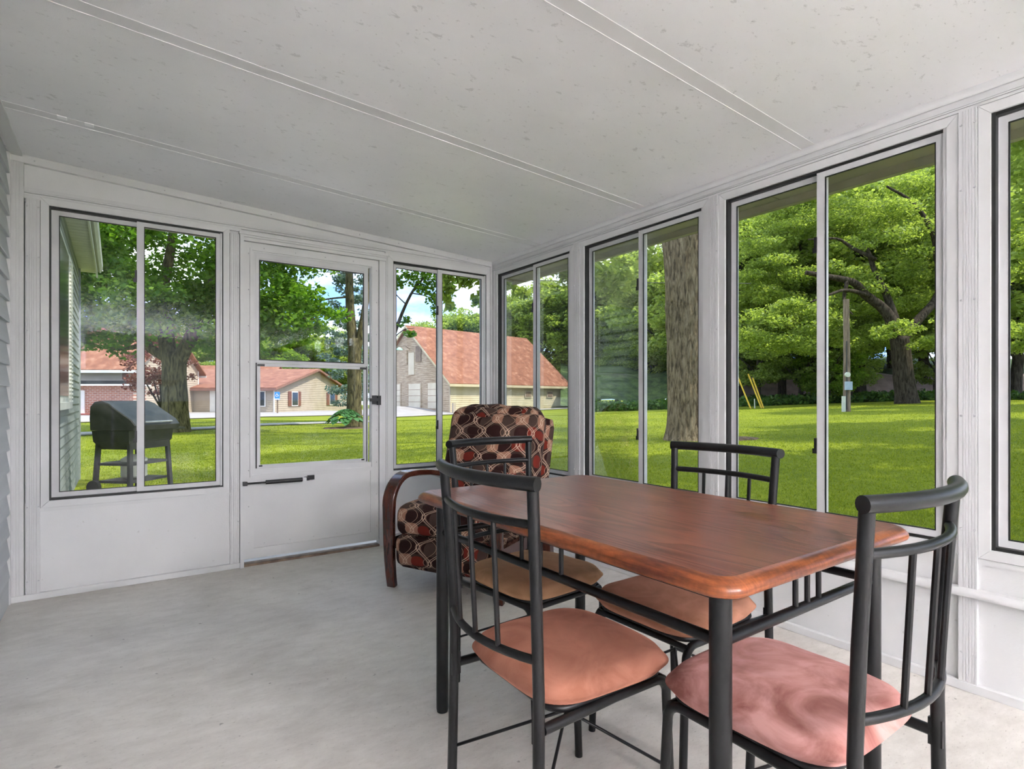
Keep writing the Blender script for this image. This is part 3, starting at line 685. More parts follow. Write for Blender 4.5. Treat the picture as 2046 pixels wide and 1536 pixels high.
# ------------------------------------------------------------------ recliner
def rbox(name, c0, size, r, mat, parent, n=10, bulge=0., wr=0., rot=0., seed=0, uoff=0.):
    """rounded, slightly bulging upholstered block with a UV in metres (front and top continuous)"""
    hx, hy, hz = [q/2 for q in size]; vs = []; fs = []; uvs = []; key = {}
    ca, sa = math.cos(rot), math.sin(rot)
    def add(p):
        k = tuple(round(q, 5) for q in p)
        if k in key: return key[k]
        x, y, z = p
        ix = max(-hx+r, min(hx-r, x)); iy = max(-hy+r, min(hy-r, y)); iz = max(-hz+r, min(hz-r, z))
        d = Vector((x-ix, y-iy, z-iz)); d = d.normalized()*r if d.length > 1e-6 else d
        q = Vector((ix, iy, iz))+d
        a, b_, g = x/hx, y/hy, z/hz
        q.x += bulge*math.copysign((1-b_*b_)*(1-g*g), a)*(abs(a) > .99); q.z += bulge*.7*math.copysign((1-b_*b_)*(1-a*a), g)*(abs(g) > .99)
        if wr:
            nv = mnoise.noise(Vector((q.x*9+seed, q.y*9, q.z*9))); q += Vector((nv, nv*.4, nv))*wr
        q = Vector((q.x*ca+q.z*sa, q.y, -q.x*sa+q.z*ca))+Vector(c0)
        key[k] = len(vs); vs.append(q); return key[k]
    def grid(f, uvf, m1, m2):
        for i in range(m1):
            for j in range(m2):
                cs = [(i/m1, j/m2), ((i+1)/m1, j/m2), ((i+1)/m1, (j+1)/m2), (i/m1, (j+1)/m2)]
                fs.append(tuple(add(f(-1+2*a, -1+2*b_)) for a, b_ in cs)); uvs.append([uvf(-1+2*a, -1+2*b_) for a, b_ in cs])
    grid(lambda a, b_: (hx, a*hy, b_*hz), lambda a, b_: (a*hy, b_*hz), n, n)                      # front
    grid(lambda a, b_: (-hx, a*hy, b_*hz), lambda a, b_: (a*hy, b_*hz), n, n)
    grid(lambda a, b_: (a*hx, b_*hy, hz), lambda a, b_: (b_*hy, hz+hx-a*hx), n, n)                # top
    grid(lambda a, b_: (a*hx, b_*hy, -hz), lambda a, b_: (b_*hy, a*hx), n, n)
    for s in (-1, 1): grid(lambda a, b_, s=s: (a*hx, s*hy, b_*hz), lambda a, b_, s=s: (s*(hy+hx-a*hx), b_*hz), n, n)
    me = bpy.data.meshes.new(name); me.from_pydata([tuple(q) for q in vs], [], fs)
    ul = me.uv_layers.new(name='UVMap'); flat = [q for f in uvs for q in f]
    for k, q in enumerate(flat): ul.data[k].uv = (q[0]+uoff, q[1])
    bm = bmesh.new(); bm.from_mesh(me); bmesh.ops.recalc_face_normals(bm, faces=bm.faces); bm.to_mesh(me); bm.free()
    me.shade_smooth(); me.materials.append(mat)
    o = bpy.data.objects.new(name, me); C.objects.link(o); o.parent = parent; return o
RC = empty('recliner', (1.455, 2.765, 0), math.atan2(-.50, -.866), 'patterned brown and red recliner with bent mahogany arms in the window corner', 'armchair')
def sweep_strip(path, wid, th, y):
    """flat bent-wood band: path of (x,z), band width along y"""
    lps = []; N = len(path)
    for i, (x, z) in enumerate(path):
        a = Vector(path[max(0, i-1)]); b_ = Vector(path[min(N-1, i+1)]); t = (b_-a).normalized(); nrm = Vector((-t.y, t.x))
        w_ = wid*(1-.28*(1-min(1, i/6))) if i < 6 else wid
        h = th*(1.0)
        c_ = .008
        q = []
        for sy_, sn_ in ((-1, -1), (1, -1), (1, 1), (-1, 1)):
            q.append((x+nrm.x*h/2*sn_, y+sy_*w_/2, z+nrm.y*h/2*sn_))
        lps.append(q)
    return MB().loops(lps)
path = [(-.030, 0), (-.018, .07), (-.008, .16), (-.002, .27), (0, .38), (.000, .45)]
path += [(-.17+.17*math.cos(a), .47+.165*math.sin(a)) for a in [k*PI/2/10 for k in range(11)]]
path += [(-.26, .634), (-.38, .622), (-.50, .600), (-.60, .572), (-.68, .53)]
for s in (-1, 1):
    o = sweep_strip(path, .078, .034, s*.345).build('arm', M['mahogany'], RC, smooth=True, angle=50)
    md = o.modifiers.new('bevel', 'BEVEL'); md.width = .007; md.segments = 3; md.limit_method = 'ANGLE'; md.angle_limit = rad(50)
    o = MB().loops([[(x0-.03-.01*q, s*.345-.03, z) , (x0+.03-.01*q, s*.345-.03, z), (x0+.03-.01*q, s*.345+.03, z), (x0-.03-.01*q, s*.345+.03, z)] for x0, z, q in ((-.74, 0, 0), (-.70, .3, 0), (-.66, .56, 0))]).build('rear_leg', M['mahogany'], RC)
    MB().box(-.62, s*.345-.018, .22, -.02, s*.345+.018, .29).build('side_rail', M['mahogany'], RC)
rbox('seat_cushion', (-.285, 0, .395), (.62, .61, .19), .07, M['fabric'], RC, 16, .02, .006)
rbox('footrest_panel', (-.035, 0, .225), (.13, .60, .185), .055, M['fabric'], RC, 12, .02, .005, uoff=.04)
rbox('base_frame', (-.34, 0, .22), (.50, .58, .16), .03, M['fabric'], RC, 6)
rbox('back_cushion', (-.640, 0, .72), (.20, .665, .61), .085, M['fabric'], RC, 20, .045, .020, rot=rad(-17), seed=3, uoff=.02)
rbox('headrest_roll', (-.700, 0, .955), (.17, .60, .11), .052, M['fabric'], RC, 18, .01, .026, rot=rad(-17), seed=8)
rbox('back_shell', (-.745, 0, .66), (.10, .70, .62), .045, M['fabric'], RC, 10, .01, .004, rot=rad(-17), uoff=.1)
rbox('lumbar_cushion', (-.545, 0, .56), (.17, .62, .20), .075, M['fabric'], RC, 14, .03, .012, rot=rad(-12), seed=5, uoff=.05)

# ------------------------------------------------------------------ ground
def grid_lawn():
    def axis(a, b_, n):                               # denser near the house
        t = np.linspace(-1, 1, n); q = np.sign(t)*np.abs(t)**1.8
        return np.where(q < 0, -q*a, q*b_)
    xs = axis(-75, 130, 150); ys = axis(-40, 130, 150)
    vs = [(x, y, gz(x, y)-(.5 if (XL-.3 < x < XR+.05 and Y0-.2 < y < YB+.05) else 0)) for y in ys for x in xs]
    n = len(xs); fs = [(j*n+i, j*n+i+1, (j+1)*n+i+1, (j+1)*n+i) for j in range(len(ys)-1) for i in range(n-1)]
    o = MB().add(vs, fs).build('lawn', M['lawn'], smooth=True, fix=False); return tag(o, 'broad mown green lawn round the porch', 'lawn', kind='structure')
grid_lawn()
def drape(name, left, right, mat, lift, label, cat, n=24, cross=4):
    """ribbon between two polylines of (px, d)"""
    def samp(pl, t):
        k = t*(len(pl)-1); i = min(int(k), len(pl)-2); f = k-i
        return (pl[i][0]*(1-f)+pl[i+1][0]*f, pl[i][1]*(1-f)+pl[i+1][1]*f)
    L = [G(*p) for p in left]; R_ = [G(*p) for p in right]; vs = []; 
    for i in range(n+1):
        a = samp(L, i/n); b_ = samp(R_, i/n)
        for j in range(cross+1):
            f = j/cross; x = a[0]*(1-f)+b_[0]*f; y = a[1]*(1-f)+b_[1]*f; vs.append((x, y, gz(x, y)+lift))
    m_ = cross+1; fs = [(i*m_+j, i*m_+j+1, (i+1)*m_+j+1, (i+1)*m_+j) for i in range(n) for j in range(cross)]
    o = MB().add(vs, fs).build(name, mat, smooth=True, fix=False); md = o.modifiers.new('thick', 'SOLIDIFY'); md.thickness = .05; md.offset = 1 if False else -1
    return tag(o, label, cat, kind='structure')
drape('road', [(-60, 25), (100, 29), (185, 31.5), (420, 38), (520, 40.5), (700, 45), (785, 40), (860, 43.5), (1133, 52.5), (1400, 54)], [(-60, 50), (100, 50), (185, 52), (420, 62), (520, 62), (700, 62), (785, 62), (860, 50), (1133, 54.5), (1400, 56)], M['asphalt'], .03, 'pale gravel drive passing the houses and the barn', 'road', 60, 8)
drape('garden_path', [(-40, 17.6), (185, 20.2), (410, 23.8), (520, 27.2), (720, 31), (780, 32)], [(-40, 18.6), (185, 21.4), (410, 25.2), (520, 28.8), (720, 32.8), (780, 33.8)], M['path'], .02, 'narrow concrete path crossing the lawn in front of the drive', 'path')
sl = box_obj('patio_slab', .02, YB+.12, -.30, 3.2, 8.95, -.10, M['gravel']); tag(sl, 'low concrete patio slab outside the end wall', 'patio', kind='structure')
pt = box_obj('bounce_slab', -6, -14, -.30, 7, Y0-.02, -.10, M['gravel']); tag(pt, 'pale concrete slab added to bounce light, unseen behind the viewer', 'patio', kind='structure')  # unseen slab added to bounce sunlight up to the ceiling
# grass blades on the nearer lawn
def blades():
    rng = np.random.default_rng(4); n = 330000
    px = rng.uniform(90, 2250, n); y = 798+ (rng.uniform(.05, 1, n)**1.3)*420; d = 1131*1.28/(y-798)
    d = d*rng.uniform(.93, 1.07, n); d = np.clip(d, 2.5, 34)
    t = (px-1023)/1131; X = d*(VX+t*RX); Y = d*(VY+t*RY)
    keep = ~((X < XR+.12) & (Y < YB+.12)) & ~((X < 3.25) & (X > 0) & (Y < 9) & (Y > 3.9)) & ~((X < XL+.05) & (Y < 12)) & (Y > -1.5)
    X = X[keep]; Y = Y[keep]; d = d[keep]; n = len(X)
    Z = np.array([gz(a, b_) for a, b_ in zip(X, Y)])
    h = rng.uniform(.012, .034, n); w = rng.uniform(.002, .0035, n)*(1+d*.22); a = rng.uniform(0, 2*PI, n); l = rng.uniform(0, .035, n); la = rng.uniform(0, 2*PI, n)
    P3 = np.empty((n, 3, 3), np.float32)
    P3[:, 0] = np.stack([X-np.cos(a)*w, Y-np.sin(a)*w, Z-.005], 1); P3[:, 1] = np.stack([X+np.cos(a)*w, Y+np.sin(a)*w, Z-.005], 1)
    P3[:, 2] = np.stack([X+np.cos(la)*l, Y+np.sin(la)*l, Z+h], 1)
    me = bpy.data.meshes.new('grass'); me.vertices.add(n*3); me.vertices.foreach_set('co', P3.ravel()); me.loops.add(n*3)
    me.loops.foreach_set('vertex_index', np.arange(n*3, dtype=np.int32)); me.polygons.add(n)
    me.polygons.foreach_set('loop_start', np.arange(0, n*3, 3, dtype=np.int32)); me.update(calc_edges=True)
    me.materials.append(M['grass']); o = bpy.data.objects.new('grass', me); C.objects.link(o)
    tag(o, 'short grass blades growing over the lawn', 'grass', kind='stuff')
blades()

# ------------------------------------------------------------------ trees
def leaf_mesh(name, clusters, size, mat, seed, stretch=1.0, droop=.25, up=.5):
    """clusters: (x, y, z, rx, rz, count)"""
    rng = np.random.default_rng(seed); Ps = []
    for (x, y, z, rx, rz, n) in clusters:
        n = int(n); q = rng.normal(size=(n, 3)); q /= np.linalg.norm(q, axis=1)[:, None]; q *= (rng.uniform(0, 1, n)**.45)[:, None]
        Ps.append(q*np.array([rx, rx, rz])+np.array([x, y, z]))
    c_ = np.concatenate(Ps); n = len(c_)
    nrm = rng.normal(size=(n, 3)); nrm[:, 2] = np.abs(nrm[:, 2])+up; nrm /= np.linalg.norm(nrm, axis=1)[:, None]
    t = rng.normal(size=(n, 3)); t[:, 2] -= droop; t -= nrm*np.sum(t*nrm, 1)[:, None]; t /= np.linalg.norm(t, axis=1)[:, None]
    b_ = np.cross(nrm, t); s = (size*rng.uniform(.6, 1.3, n))[:, None]
    Q = np.empty((n, 4, 3), np.float32)
    Q[:, 0] = c_-t*s*.5*stretch; Q[:, 1] = c_+b_*s*.42+nrm*s*.10; Q[:, 2] = c_+t*s*.6*stretch; Q[:, 3] = c_-b_*s*.42+nrm*s*.10
    me = bpy.data.meshes.new(name); me.vertices.add(n*4); me.vertices.foreach_set('co', Q.ravel()); me.loops.add(n*4)
    me.loops.foreach_set('vertex_index', np.arange(n*4, dtype=np.int32)); me.polygons.add(n)
    me.polygons.foreach_set('loop_start', np.arange(0, n*4, 4, dtype=np.int32)); me.update(calc_edges=True)
    me.materials.append(mat); return me
def ell_clusters(rng, c0, R_, k, cr, n, inner=.35, flat=.55):
    out = []
    for _ in range(k):
        q = rng.normal(size=3); q /= np.linalg.norm(q); f = rng.uniform(inner, 1)**.6
        s = rng.uniform(.6, 1.3)
        out.append((c0[0]+q[0]*R_[0]*f, c0[1]+q[1]*R_[1]*f, c0[2]+q[2]*R_[2]*f, cr*s, cr*s*flat, n*s*s))
    return out
def limb(mb, pts, r0, r1, n=10, wob_=.0, seed=0, sub=5):
    pts = [Vector(p) for p in pts]; out = []; N = len(pts)
    for i in range(N-1):                              # catmull-rom
        p0, p1, p2, p3 = pts[max(0, i-1)], pts[i], pts[i+1], pts[min(N-1, i+2)]
        for k in range(sub):
            t = k/sub; out.append(.5*((2*p1)+(p2-p0)*t+(2*p0-5*p1+4*p2-p3)*t*t+(3*p1-p0-3*p2+p3)*t**3))
    out.append(pts[-1]); m_ = len(out)
    if wob_: out = [p+Vector((mnoise.noise(p*.6+Vector((seed, 0, 0))), mnoise.noise(p*.6+Vector((0, seed, 0))), 0))*wob_*min(1, k/3) for k, p in enumerate(out)]
    rs = [r0+(r1-r0)*k/(m_-1) for k in range(m_)]
    mb.tube(out, rs, n, caps=True); return out
def flare_trunk(mb, base, top, r0, r1, n=24, flare=1.5, seed=0, rough=.0):
    b_ = Vector(base); t = Vector(top); m_ = 22; lps = []
    for i in range(m_+1):
        f = i/m_; c_ = b_.lerp(t, f); r = r0+(r1-r0)*f; hgt = (c_.z-b_.z)
        fl = 1+(flare-1)*math.exp(-hgt/(.45*r0*2))
        lps.append([c_+Vector((math.cos(2*PI*k/n), math.sin(2*PI*k/n), 0))*r*(1+(fl-1)*(.65+.35*math.sin(5*2*PI*k/n+seed)))*(1+rough*mnoise.noise(Vector((k*1.9, i*.35, seed)))) for k in range(n)])
    mb.loops(lps)

def link_mesh(name, me, parent):
    o = bpy.data.objects.new(name, me); C.objects.link(o); o.parent = parent; return o

# --- maple left
def near_tree(name, px, d, label, cat='tree'):
    x, y, _ = G(px, d); z = gz(x, y); return empty(name, (x, y, z-.02), -HEAD, label, cat)     # local x = right, y = away
rng = np.random.default_rng(7)
t1 = near_tree('maple_tree', 352, 22.3, 'large green maple with thick forked trunk beyond the grill')
mb = MB(); flare_trunk(mb, (0, 0, -.1), (-.1, 0, 3.1), .46, .42, 24, 1.35, 1, .12); mb.build('trunk', M['bark_mossy'], t1, smooth=True)
for pts, r0, r1 in (([(-.2, 0, 2.8), (-.55, .1, 4.3), (-.6, .3, 6.2), (-.2, .6, 10)], .33, .12), ([(.1, 0, 2.8), (.65, -.1, 3.9), (1.3, -.2, 5.4), (2.4, -.4, 7.6), (3, 0, 10)], .30, .08),
                    ([(-.3, 0, 2.9), (-1.3, -.2, 3.7), (-2.2, -.6, 5.4), (-3.6, -1, 7)], .20, .06), ([(.9, -.2, 4.2), (2.4, -.6, 4.5), (4.2, -1.2, 4.4), (6, -1.8, 4.2)], .14, .03), ([(-1.0, 0, 3.5), (-2.4, 0, 3.3), (-3.6, -.4, 3.6)], .12, .03)):
    mb = MB(); limb(mb, pts, r0, r1, 12, .15, 3); mb.build('limb', M['bark_mossy'], t1, smooth=True)
cl = ell_clusters(rng, (.6, 0, 8.0), (5.9, 5.0, 5.4), 420, .80, 150, .3) + ell_clusters(rng, (-2.6, -.8, 4.3), (2.2, 1.6, 1.1), 26, .6, 110) + ell_clusters(rng, (4.6, -1.0, 4.6), (2.3, 1.6, 1.2), 42, .6, 115) + ell_clusters(rng, (3.0, -.6, 6.0), (2.0, 1.6, 1.6), 26, .65, 115) + ell_clusters(rng, (1.4, -1.2, 4.9), (1.0, .8, .8), 8, .5, 90)
link_mesh('foliage', leaf_mesh('foliage', cl, .17, M['maple'], 1), t1)
# --- tree with tall bare trunk right of door
t2 = near_tree('tall_tree', 704, 27, 'tall tree with bare bark trunk above the hosta')
mb = MB(); flare_trunk(mb, (.08, 0, -.1), (.12, 0, 4.2), .36, .30, 20, 1.35, 2, .1); mb.build('trunk', M['bark_mossy'], t2, smooth=True)
for pts, r0, r1 in (([(.02, 0, 3.9), (-.08, 0, 5.4), (-.22, .1, 8), (-.3, 0, 12)], .25, .13), ([(.2, 0, 3.6), (.5, -.05, 5.0), (.75, .1, 7), (.9, 0, 11)], .2, .1), ([(-.1, 0, 6.2), (-1.4, -.2, 6.0), (-2.2, -.2, 5.6)], .05, .02)):
    mb = MB(); limb(mb, pts, r0, r1, 10, .05, 5); mb.build('limb', M['bark_mossy'], t2, smooth=True)
cl = ell_clusters(rng, (.2, 0, 12.5), (4, 4, 3), 60, .9, 110)
link_mesh('foliage', leaf_mesh('foliage', cl, .22, M['maple'], 2), t2)
# --- blue spruce
t3 = near_tree('blue_spruce', 700, 31.5, 'blue-grey spruce with drooping boughs in front of the cream house')
mb = MB(); flare_trunk(mb, (0, 0, -.1), (0, 0, 10.5), .17, .05, 10, 1.2, 3); mb.build('trunk', M['bark_dark'], t3, smooth=True)
cl = []
for k in range(120):
    z = rng.uniform(1.1, 10.5); rr = 2.1*(1-(z-1.0)/11)*rng.uniform(.35, 1); a = rng.uniform(0, 2*PI)
    if z < 2.0: rr *= .55
    cl.append((rr*math.cos(a), rr*math.sin(a), z-rr*.15, .42, .20, 75))
link_mesh('foliage', leaf_mesh('foliage', cl, .14, M['spruce'], 3, 1.2, .6), t3)
# --- purple plum
t4 = near_tree('purple_leaf_tree', 322, 30, 'small purple-leaved tree behind the maple trunk')
mb = MB(); limb(mb, [(0, 0, -.1), (.05, 0, .9), (.2, 0, 1.8)], .12, .07, 8)
for a in range(5): limb(mb, [(.02, 0, .8), (.6*math.cos(a*1.3), .6*math.sin(a*1.3), 2.0), (1.1*math.cos(a*1.3), 1.1*math.sin(a*1.3), 3)], .06, .02, 6)
mb.build('trunk', M['bark_dark'], t4, smooth=True)
link_mesh('foliage', leaf_mesh('foliage', ell_clusters(rng, (0, 0, 3.0), (1.9, 1.7, 1.9), 60, .45, 75), .13, M['plum'], 4), t4)
# --- slender leaning tree seen in window 2
t5 = near_tree('slender_tree', 772, 20, 'slender leaning tree with sparse leaves against the sky left of the barn')
mb = MB(); limb(mb, [(0, 0, -.1), (0, 0, 1.6), (.18, 0, 3.1), (.48, 0, 4.1), (.95, 0, 5.1), (1.5, 0, 5.7)], .10, .03, 10); mb.build('trunk', M['bark_dark'], t5, smooth=True)
mb = MB()
for pts in ([(.25, 0, 3.4), (.6, 0, 3.7), (1.0, -.1, 3.75)], [(.7, 0, 4.6), (.3, .1, 5.0), (0, 0, 5.5)], [(.9, 0, 5.0), (1.4, 0, 4.9), (1.9, 0, 4.7)], [(1.2, 0, 5.4), (1.6, 0, 6.2), (1.8, 0, 7)]): limb(mb, pts, .025, .008, 6)
o = mb.build('twigs', M['bark_dark'], t5, smooth=True); o['kind'] = 'stuff'
cl = [(.72, 0, 4.05, .22, .16, 60), (.85, 0, 3.55, .26, .12, 70), (.5, 0, 3.85, .14, .1, 26), (.3, 0, 5.35, .34, .26, 150), (.9, 0, 5.6, .5, .35, 260), (1.3, 0, 5.2, .4, .3, 190), (1.65, 0, 4.85, .32, .3, 150), (1.75, 0, 4.4, .22, .2, 60), (1.75, 0, 5.5, .5, .35, 260), (.5, 0, 6.2, .7, .5, 300), (1.6, 0, 6.4, .8, .5, 350), (.1, 0, 4.95, .2, .14, 45), (2.15, 0, 5.0, .28, .35, 120), (2.3, 0, 4.55, .16, .22, 50), (2.2, 0, 5.5, .4, .3, 160)]
link_mesh('foliage', leaf_mesh('foliage', cl, .13, M['maple'], 5), t5)
# --- big walnut by the right windows
t6 = near_tree('walnut_tree', 1378, 13, 'massive furrowed tree trunk close outside the second tall window')
def furrow(mb, base, seed):
    out = []
    for p in mb.v:
        p = Vector(p); a = math.atan2(p.y, p.x-base); 
        q = Vector((math.cos(a)*3.6, math.sin(a)*3.6, p.z*.5+.6*mnoise.noise(Vector((p.x*2, p.y*2, p.z*.7)))))
        r_ = abs(mnoise.noise(q*2.2))*.055+.014*mnoise.noise(q*7)
        v2 = Vector((math.cos(a), math.sin(a), 0)); out.append(tuple(p+v2*(r_-.02)))
    mb.v = out
mb2 = MB(); lps = []
for i in range(151):
    f = i/150; z = -.15+6.15*f; r = .455+(.52-.455)*f+ .10*sstep(3.6, 5.6, z); fl = 1+.30*math.exp(-max(0, z)/.35)
    lps.append([Vector((-.10*f+math.cos(2*PI*k/120)*r*fl, math.sin(2*PI*k/120)*r*fl, z)) for k in range(120)])
mb2.loops(lps); furrow(mb2, 0, 4); mb2.build('trunk', M['bark'], t6, smooth=True)
for pts, r0, r1 in (([(-.25, 0, 5.5), (-.9, .2, 6.6), (-2.4, .6, 7.6), (-5, 1, 9.5)], .36, .1), ([(.1, 0, 5.5), (.7, -.2, 7), (1.6, .4, 8.5), (3.5, 1, 11)], .36, .1), ([(-.05, .1, 5.6), (-.1, 1.2, 7.2), (.2, 2.5, 9)], .28, .1), ([(-1.6, .3, 6.6), (-3.6, -1, 6.6), (-5.6, -1.6, 5.6)], .12, .03), ([(-.1, -.1, 5.5), (-.6, -2, 7.4), (-1.6, -5, 8.7), (-2.6, -8.5, 10)], .25, .05)):
    mb = MB(); limb(mb, pts, r0, r1, 12, .2, 6); mb.build('limb', M['bark'], t6, smooth=True)
cl = ell_clusters(rng, (-2.6, -8.6, 10.5), (3.6, 3.4, 1.6), 34, .9, 110, .3) + ell_clusters(rng, (-.5, 1.0, 10.0), (9.5, 8.0, 3.2), 170, .95, 120, .3)
def hang(px, y, d, r, rz, n):                          # foliage position from view azimuth/height/distance, in the tree's own frame
    lat = (px-1023)/1131*d - (1378-1023)/1131*13; return (lat, d-13, H(y, d)-gz(*G(1378, 13)[:2]), r, rz, n)
for q in ((930, 558, 12, .22, .16, 90), (958, 548, 12, .25, .2, 110), (965, 590, 12, .10, .30, 60), (948, 600, 12, .08, .16, 26), (905, 540, 12, .3, .16, 110), (893, 575, 12, .18, .3, 90), (897, 610, 12, .07, .12, 22),
          (1012, 560, 12, .25, .3, 120), (1040, 585, 12.5, .2, .12, 50), (1104, 530, 12, .12, .22, 50), (1130, 540, 12, .22, .3, 120), (1145, 580, 12, .2, .3, 90), (1180, 545, 12, .5, .4, 260), (1225, 560, 12.5, .5, .4, 240), (1300, 520, 14, .4, .3, 160)): cl.append(hang(*q))
link_mesh('foliage', leaf_mesh('foliage', cl, .13, M['walnut'], 6, 1.5, .8), t6)
# --- spreading tree beyond the pole
t7 = near_tree('spreading_tree', 1812, 33, 'dark spreading walnut tree with curved limbs behind the utility pole')
mb = MB(); flare_trunk(mb, (0, 0, -.1), (-.45, 0, 3.9), .56, .48, 20, 1.3, 5, .06); mb.build('trunk', M['bark_dark'], t7, smooth=True)
for pts, r0, r1 in (([(-.4, 0, 3.6), (-1.3, -.3, 5.1), (-2.8, -.6, 6.5), (-4.2, -.8, 7.1), (-6.5, -1, 7.4)], .36, .12), ([(-.35, 0, 3.8), (-.9, 0, 5.4), (-1.5, .2, 7.2), (-2.2, .3, 9.5)], .30, .1), ([(-.3, 0, 3.7), (.9, 0, 5.1), (2.0, .2, 6.6), (2.6, 0, 9.5)], .30, .14),
                    ([(1.9, 0, 6.4), (1.5, -.2, 9.2), (.7, -.2, 11.2), (-1.2, -.2, 12.6)], .22, .06), ([(2.4, 0, 8.4), (3.0, 0, 11), (3.4, 0, 14)], .18, .08), ([(-4.0, -.8, 7.0), (-4.2, -1.2, 5.6), (-3.9, -1.3, 5.0)], .12, .03), ([(-1.8, 0, 8.4), (-3.8, .2, 9.6), (-5.6, 0, 9.6)], .12, .04), ([(-2.4, -.5, 6.2), (-4.4, -1.3, 6.4), (-6.5, -2, 5.6)], .14, .04)):
    mb = MB(); limb(mb, pts, r0, r1, 10, .25, 7); mb.build('limb', M['bark_dark'], t7, smooth=True)
cl = ell_clusters(rng, (-.5, 3.6, 9.5), (10.5, 4.5, 6.2), 330, 1.0, 330, .35, .38) + ell_clusters(rng, (-6.5, .6, 4.6), (4.5, 2.6, 1.7), 42, .9, 220, .3, .38) + ell_clusters(rng, (.6, -2.4, 3.9), (3.6, 1.6, 1.0), 26, .7, 220, .3, .38) + ell_clusters(rng, (4.5, -1.5, 4.5), (2.5, 2.4, 1.5), 22, .8, 220, .3, .38)
link_mesh('foliage', leaf_mesh('foliage', cl, .125, M['walnut'], 7, 1.5, .3), t7)

# --- far trees: shared meshes, each tree a thing
def generic(seed, mat, Rz=5.5, low=1.0, n=125, cr=1.05, cnt=170, ls=.26):
    r = np.random.default_rng(seed)
    cl = ell_clusters(r, (0, 0, low+Rz), (4.6, 4.2, Rz), n, cr, cnt, .5, .5)
    fm = leaf_mesh('foliage', cl, ls, mat, seed); mb = MB(); limb(mb, [(0, 0, -.3), (.1, 0, 3), (-.1, .1, 6), (0, 0, low+Rz*1.5)], .30, .08, 8, .1, seed)
    for k in range(6):
        a = k*1.1+seed; limb(mb, [(0, 0, 2.5+k*.8), (1.6*math.cos(a), 1.6*math.sin(a), 4.2+k*.9), (3.2*math.cos(a), 3.2*math.sin(a), 5.4+k)], .14, .03, 6, .1, seed)
    o = mb.build('trunk', M['bark_dark'], None, smooth=True); tm = o.data; bpy.data.objects.remove(o); return fm, tm
gens = [generic(21, M['forest'], 5.5, 2.4), generic(22, M['forest'], 6.5, 2.4), generic(23, M['maple_light'], 5.5, .8), generic(24, M['walnut'], 6.5, 2.4)]
def far_tree(px, d, hgt, g, label, group, wid=1.0, rot=None):
    fm, tm = gens[g]; hh = (gens_h[g]); s = hgt/hh
    x, y, _ = G(px, d); e = empty('woodland_tree', (x, y, gz(x, y)-.1), random.uniform(0, 6.28) if rot is None else rot, label, 'tree', group)
    f_ = link_mesh('foliage', fm, e); t_ = link_mesh('trunk', tm, e); f_.scale = t_.scale = (s*wid, s*wid, s)
gens_h = [13.4, 15.4, 11.8, 15.4]
random.seed(11)
LW, GW = 'tall leafy tree in the woodland edge beyond the lawn on the right', 'trees of the woodland edge on the right'
for px, d, h in ((1085, 78, 17), (1145, 74, 18), (1235, 78, 20), (1280, 74, 20), (1365, 60, 18), (1195, 76, 19), (1320, 70, 21), (1420, 48, 16), (1480, 44, 14), (1500, 60, 23), (1560, 46, 17), (1600, 64, 25),
                 (1640, 44, 17), (1720, 46, 19), (1780, 60, 26), (1840, 48, 20), (1900, 46, 20), (1960, 44, 20), (2030, 42, 18), (2060, 56, 26), (2120, 44, 20), (1960, 60, 28), (2220, 42, 20), (1460, 56, 20), (1680, 66, 27)):
    far_tree(px, d, h, random.choice([0, 1, 3, 0]), LW, GW, random.uniform(1.0, 1.25))
for px, d, h in ((1262, 68, 10), (1310, 64, 10), (1420, 45, 8.5), (1515, 41, 7), (1600, 41, 7.5), (1655, 40, 5.5), (1700, 41, 6), (1870, 41, 6)):
    far_tree(px, d, h, 0 if px != 1655 else 2, 'low bushy tree at the foot of the woodland edge', 'low trees at the woodland edge', 1.15)
LB, GB = 'sunlit green tree rising behind the barn roof', 'trees behind the barn'
for px, d, h in ((800, 96, 10), (848, 98, 14.5), (875, 92, 14.8), (905, 90, 14.5), (935, 88, 14), (970, 86, 16.5), (1015, 84, 16), (1050, 82, 17)):
    far_tree(px, d, h, 2 if px in (945, 915, 985) else 0, LB, GB, 1.2)
LH, GH = 'bright green tree standing behind the cream houses', 'trees behind the houses'
for px, d, h in ((90, 80, 14), (170, 82, 15), (250, 84, 13), (330, 86, 14), (400, 84, 13), (450, 84, 12), (505, 80, 11), (545, 86, 13), (585, 88, 12), (620, 90, 12), (655, 92, 13), (700, 94, 12), (745, 96, 10)):
    far_tree(px, d, h, 2 if px in (505, 545, 585, 620) else 0, LH, GH, 1.2)
for x_, y_, h in ((10.5, -3.5, 12), (20.5, -2.0, 12), (5.5, -8.5, 12), (33, 4, 13)):
    e = empty('woodland_tree', (x_, y_, gz(x_, y_)-.1), x_, 'shade tree right of the picture beyond the windows', 'tree', 'shade trees beside the lawn'); s_ = h/12
    for nm_, me_ in (('foliage', gens[0][0]), ('trunk', gens[0][1])):
        q = link_mesh(nm_, me_, e); q.scale = (s_, s_, s_)
        if nm_ == 'foliage': q.location = (0, 0, 2.2)
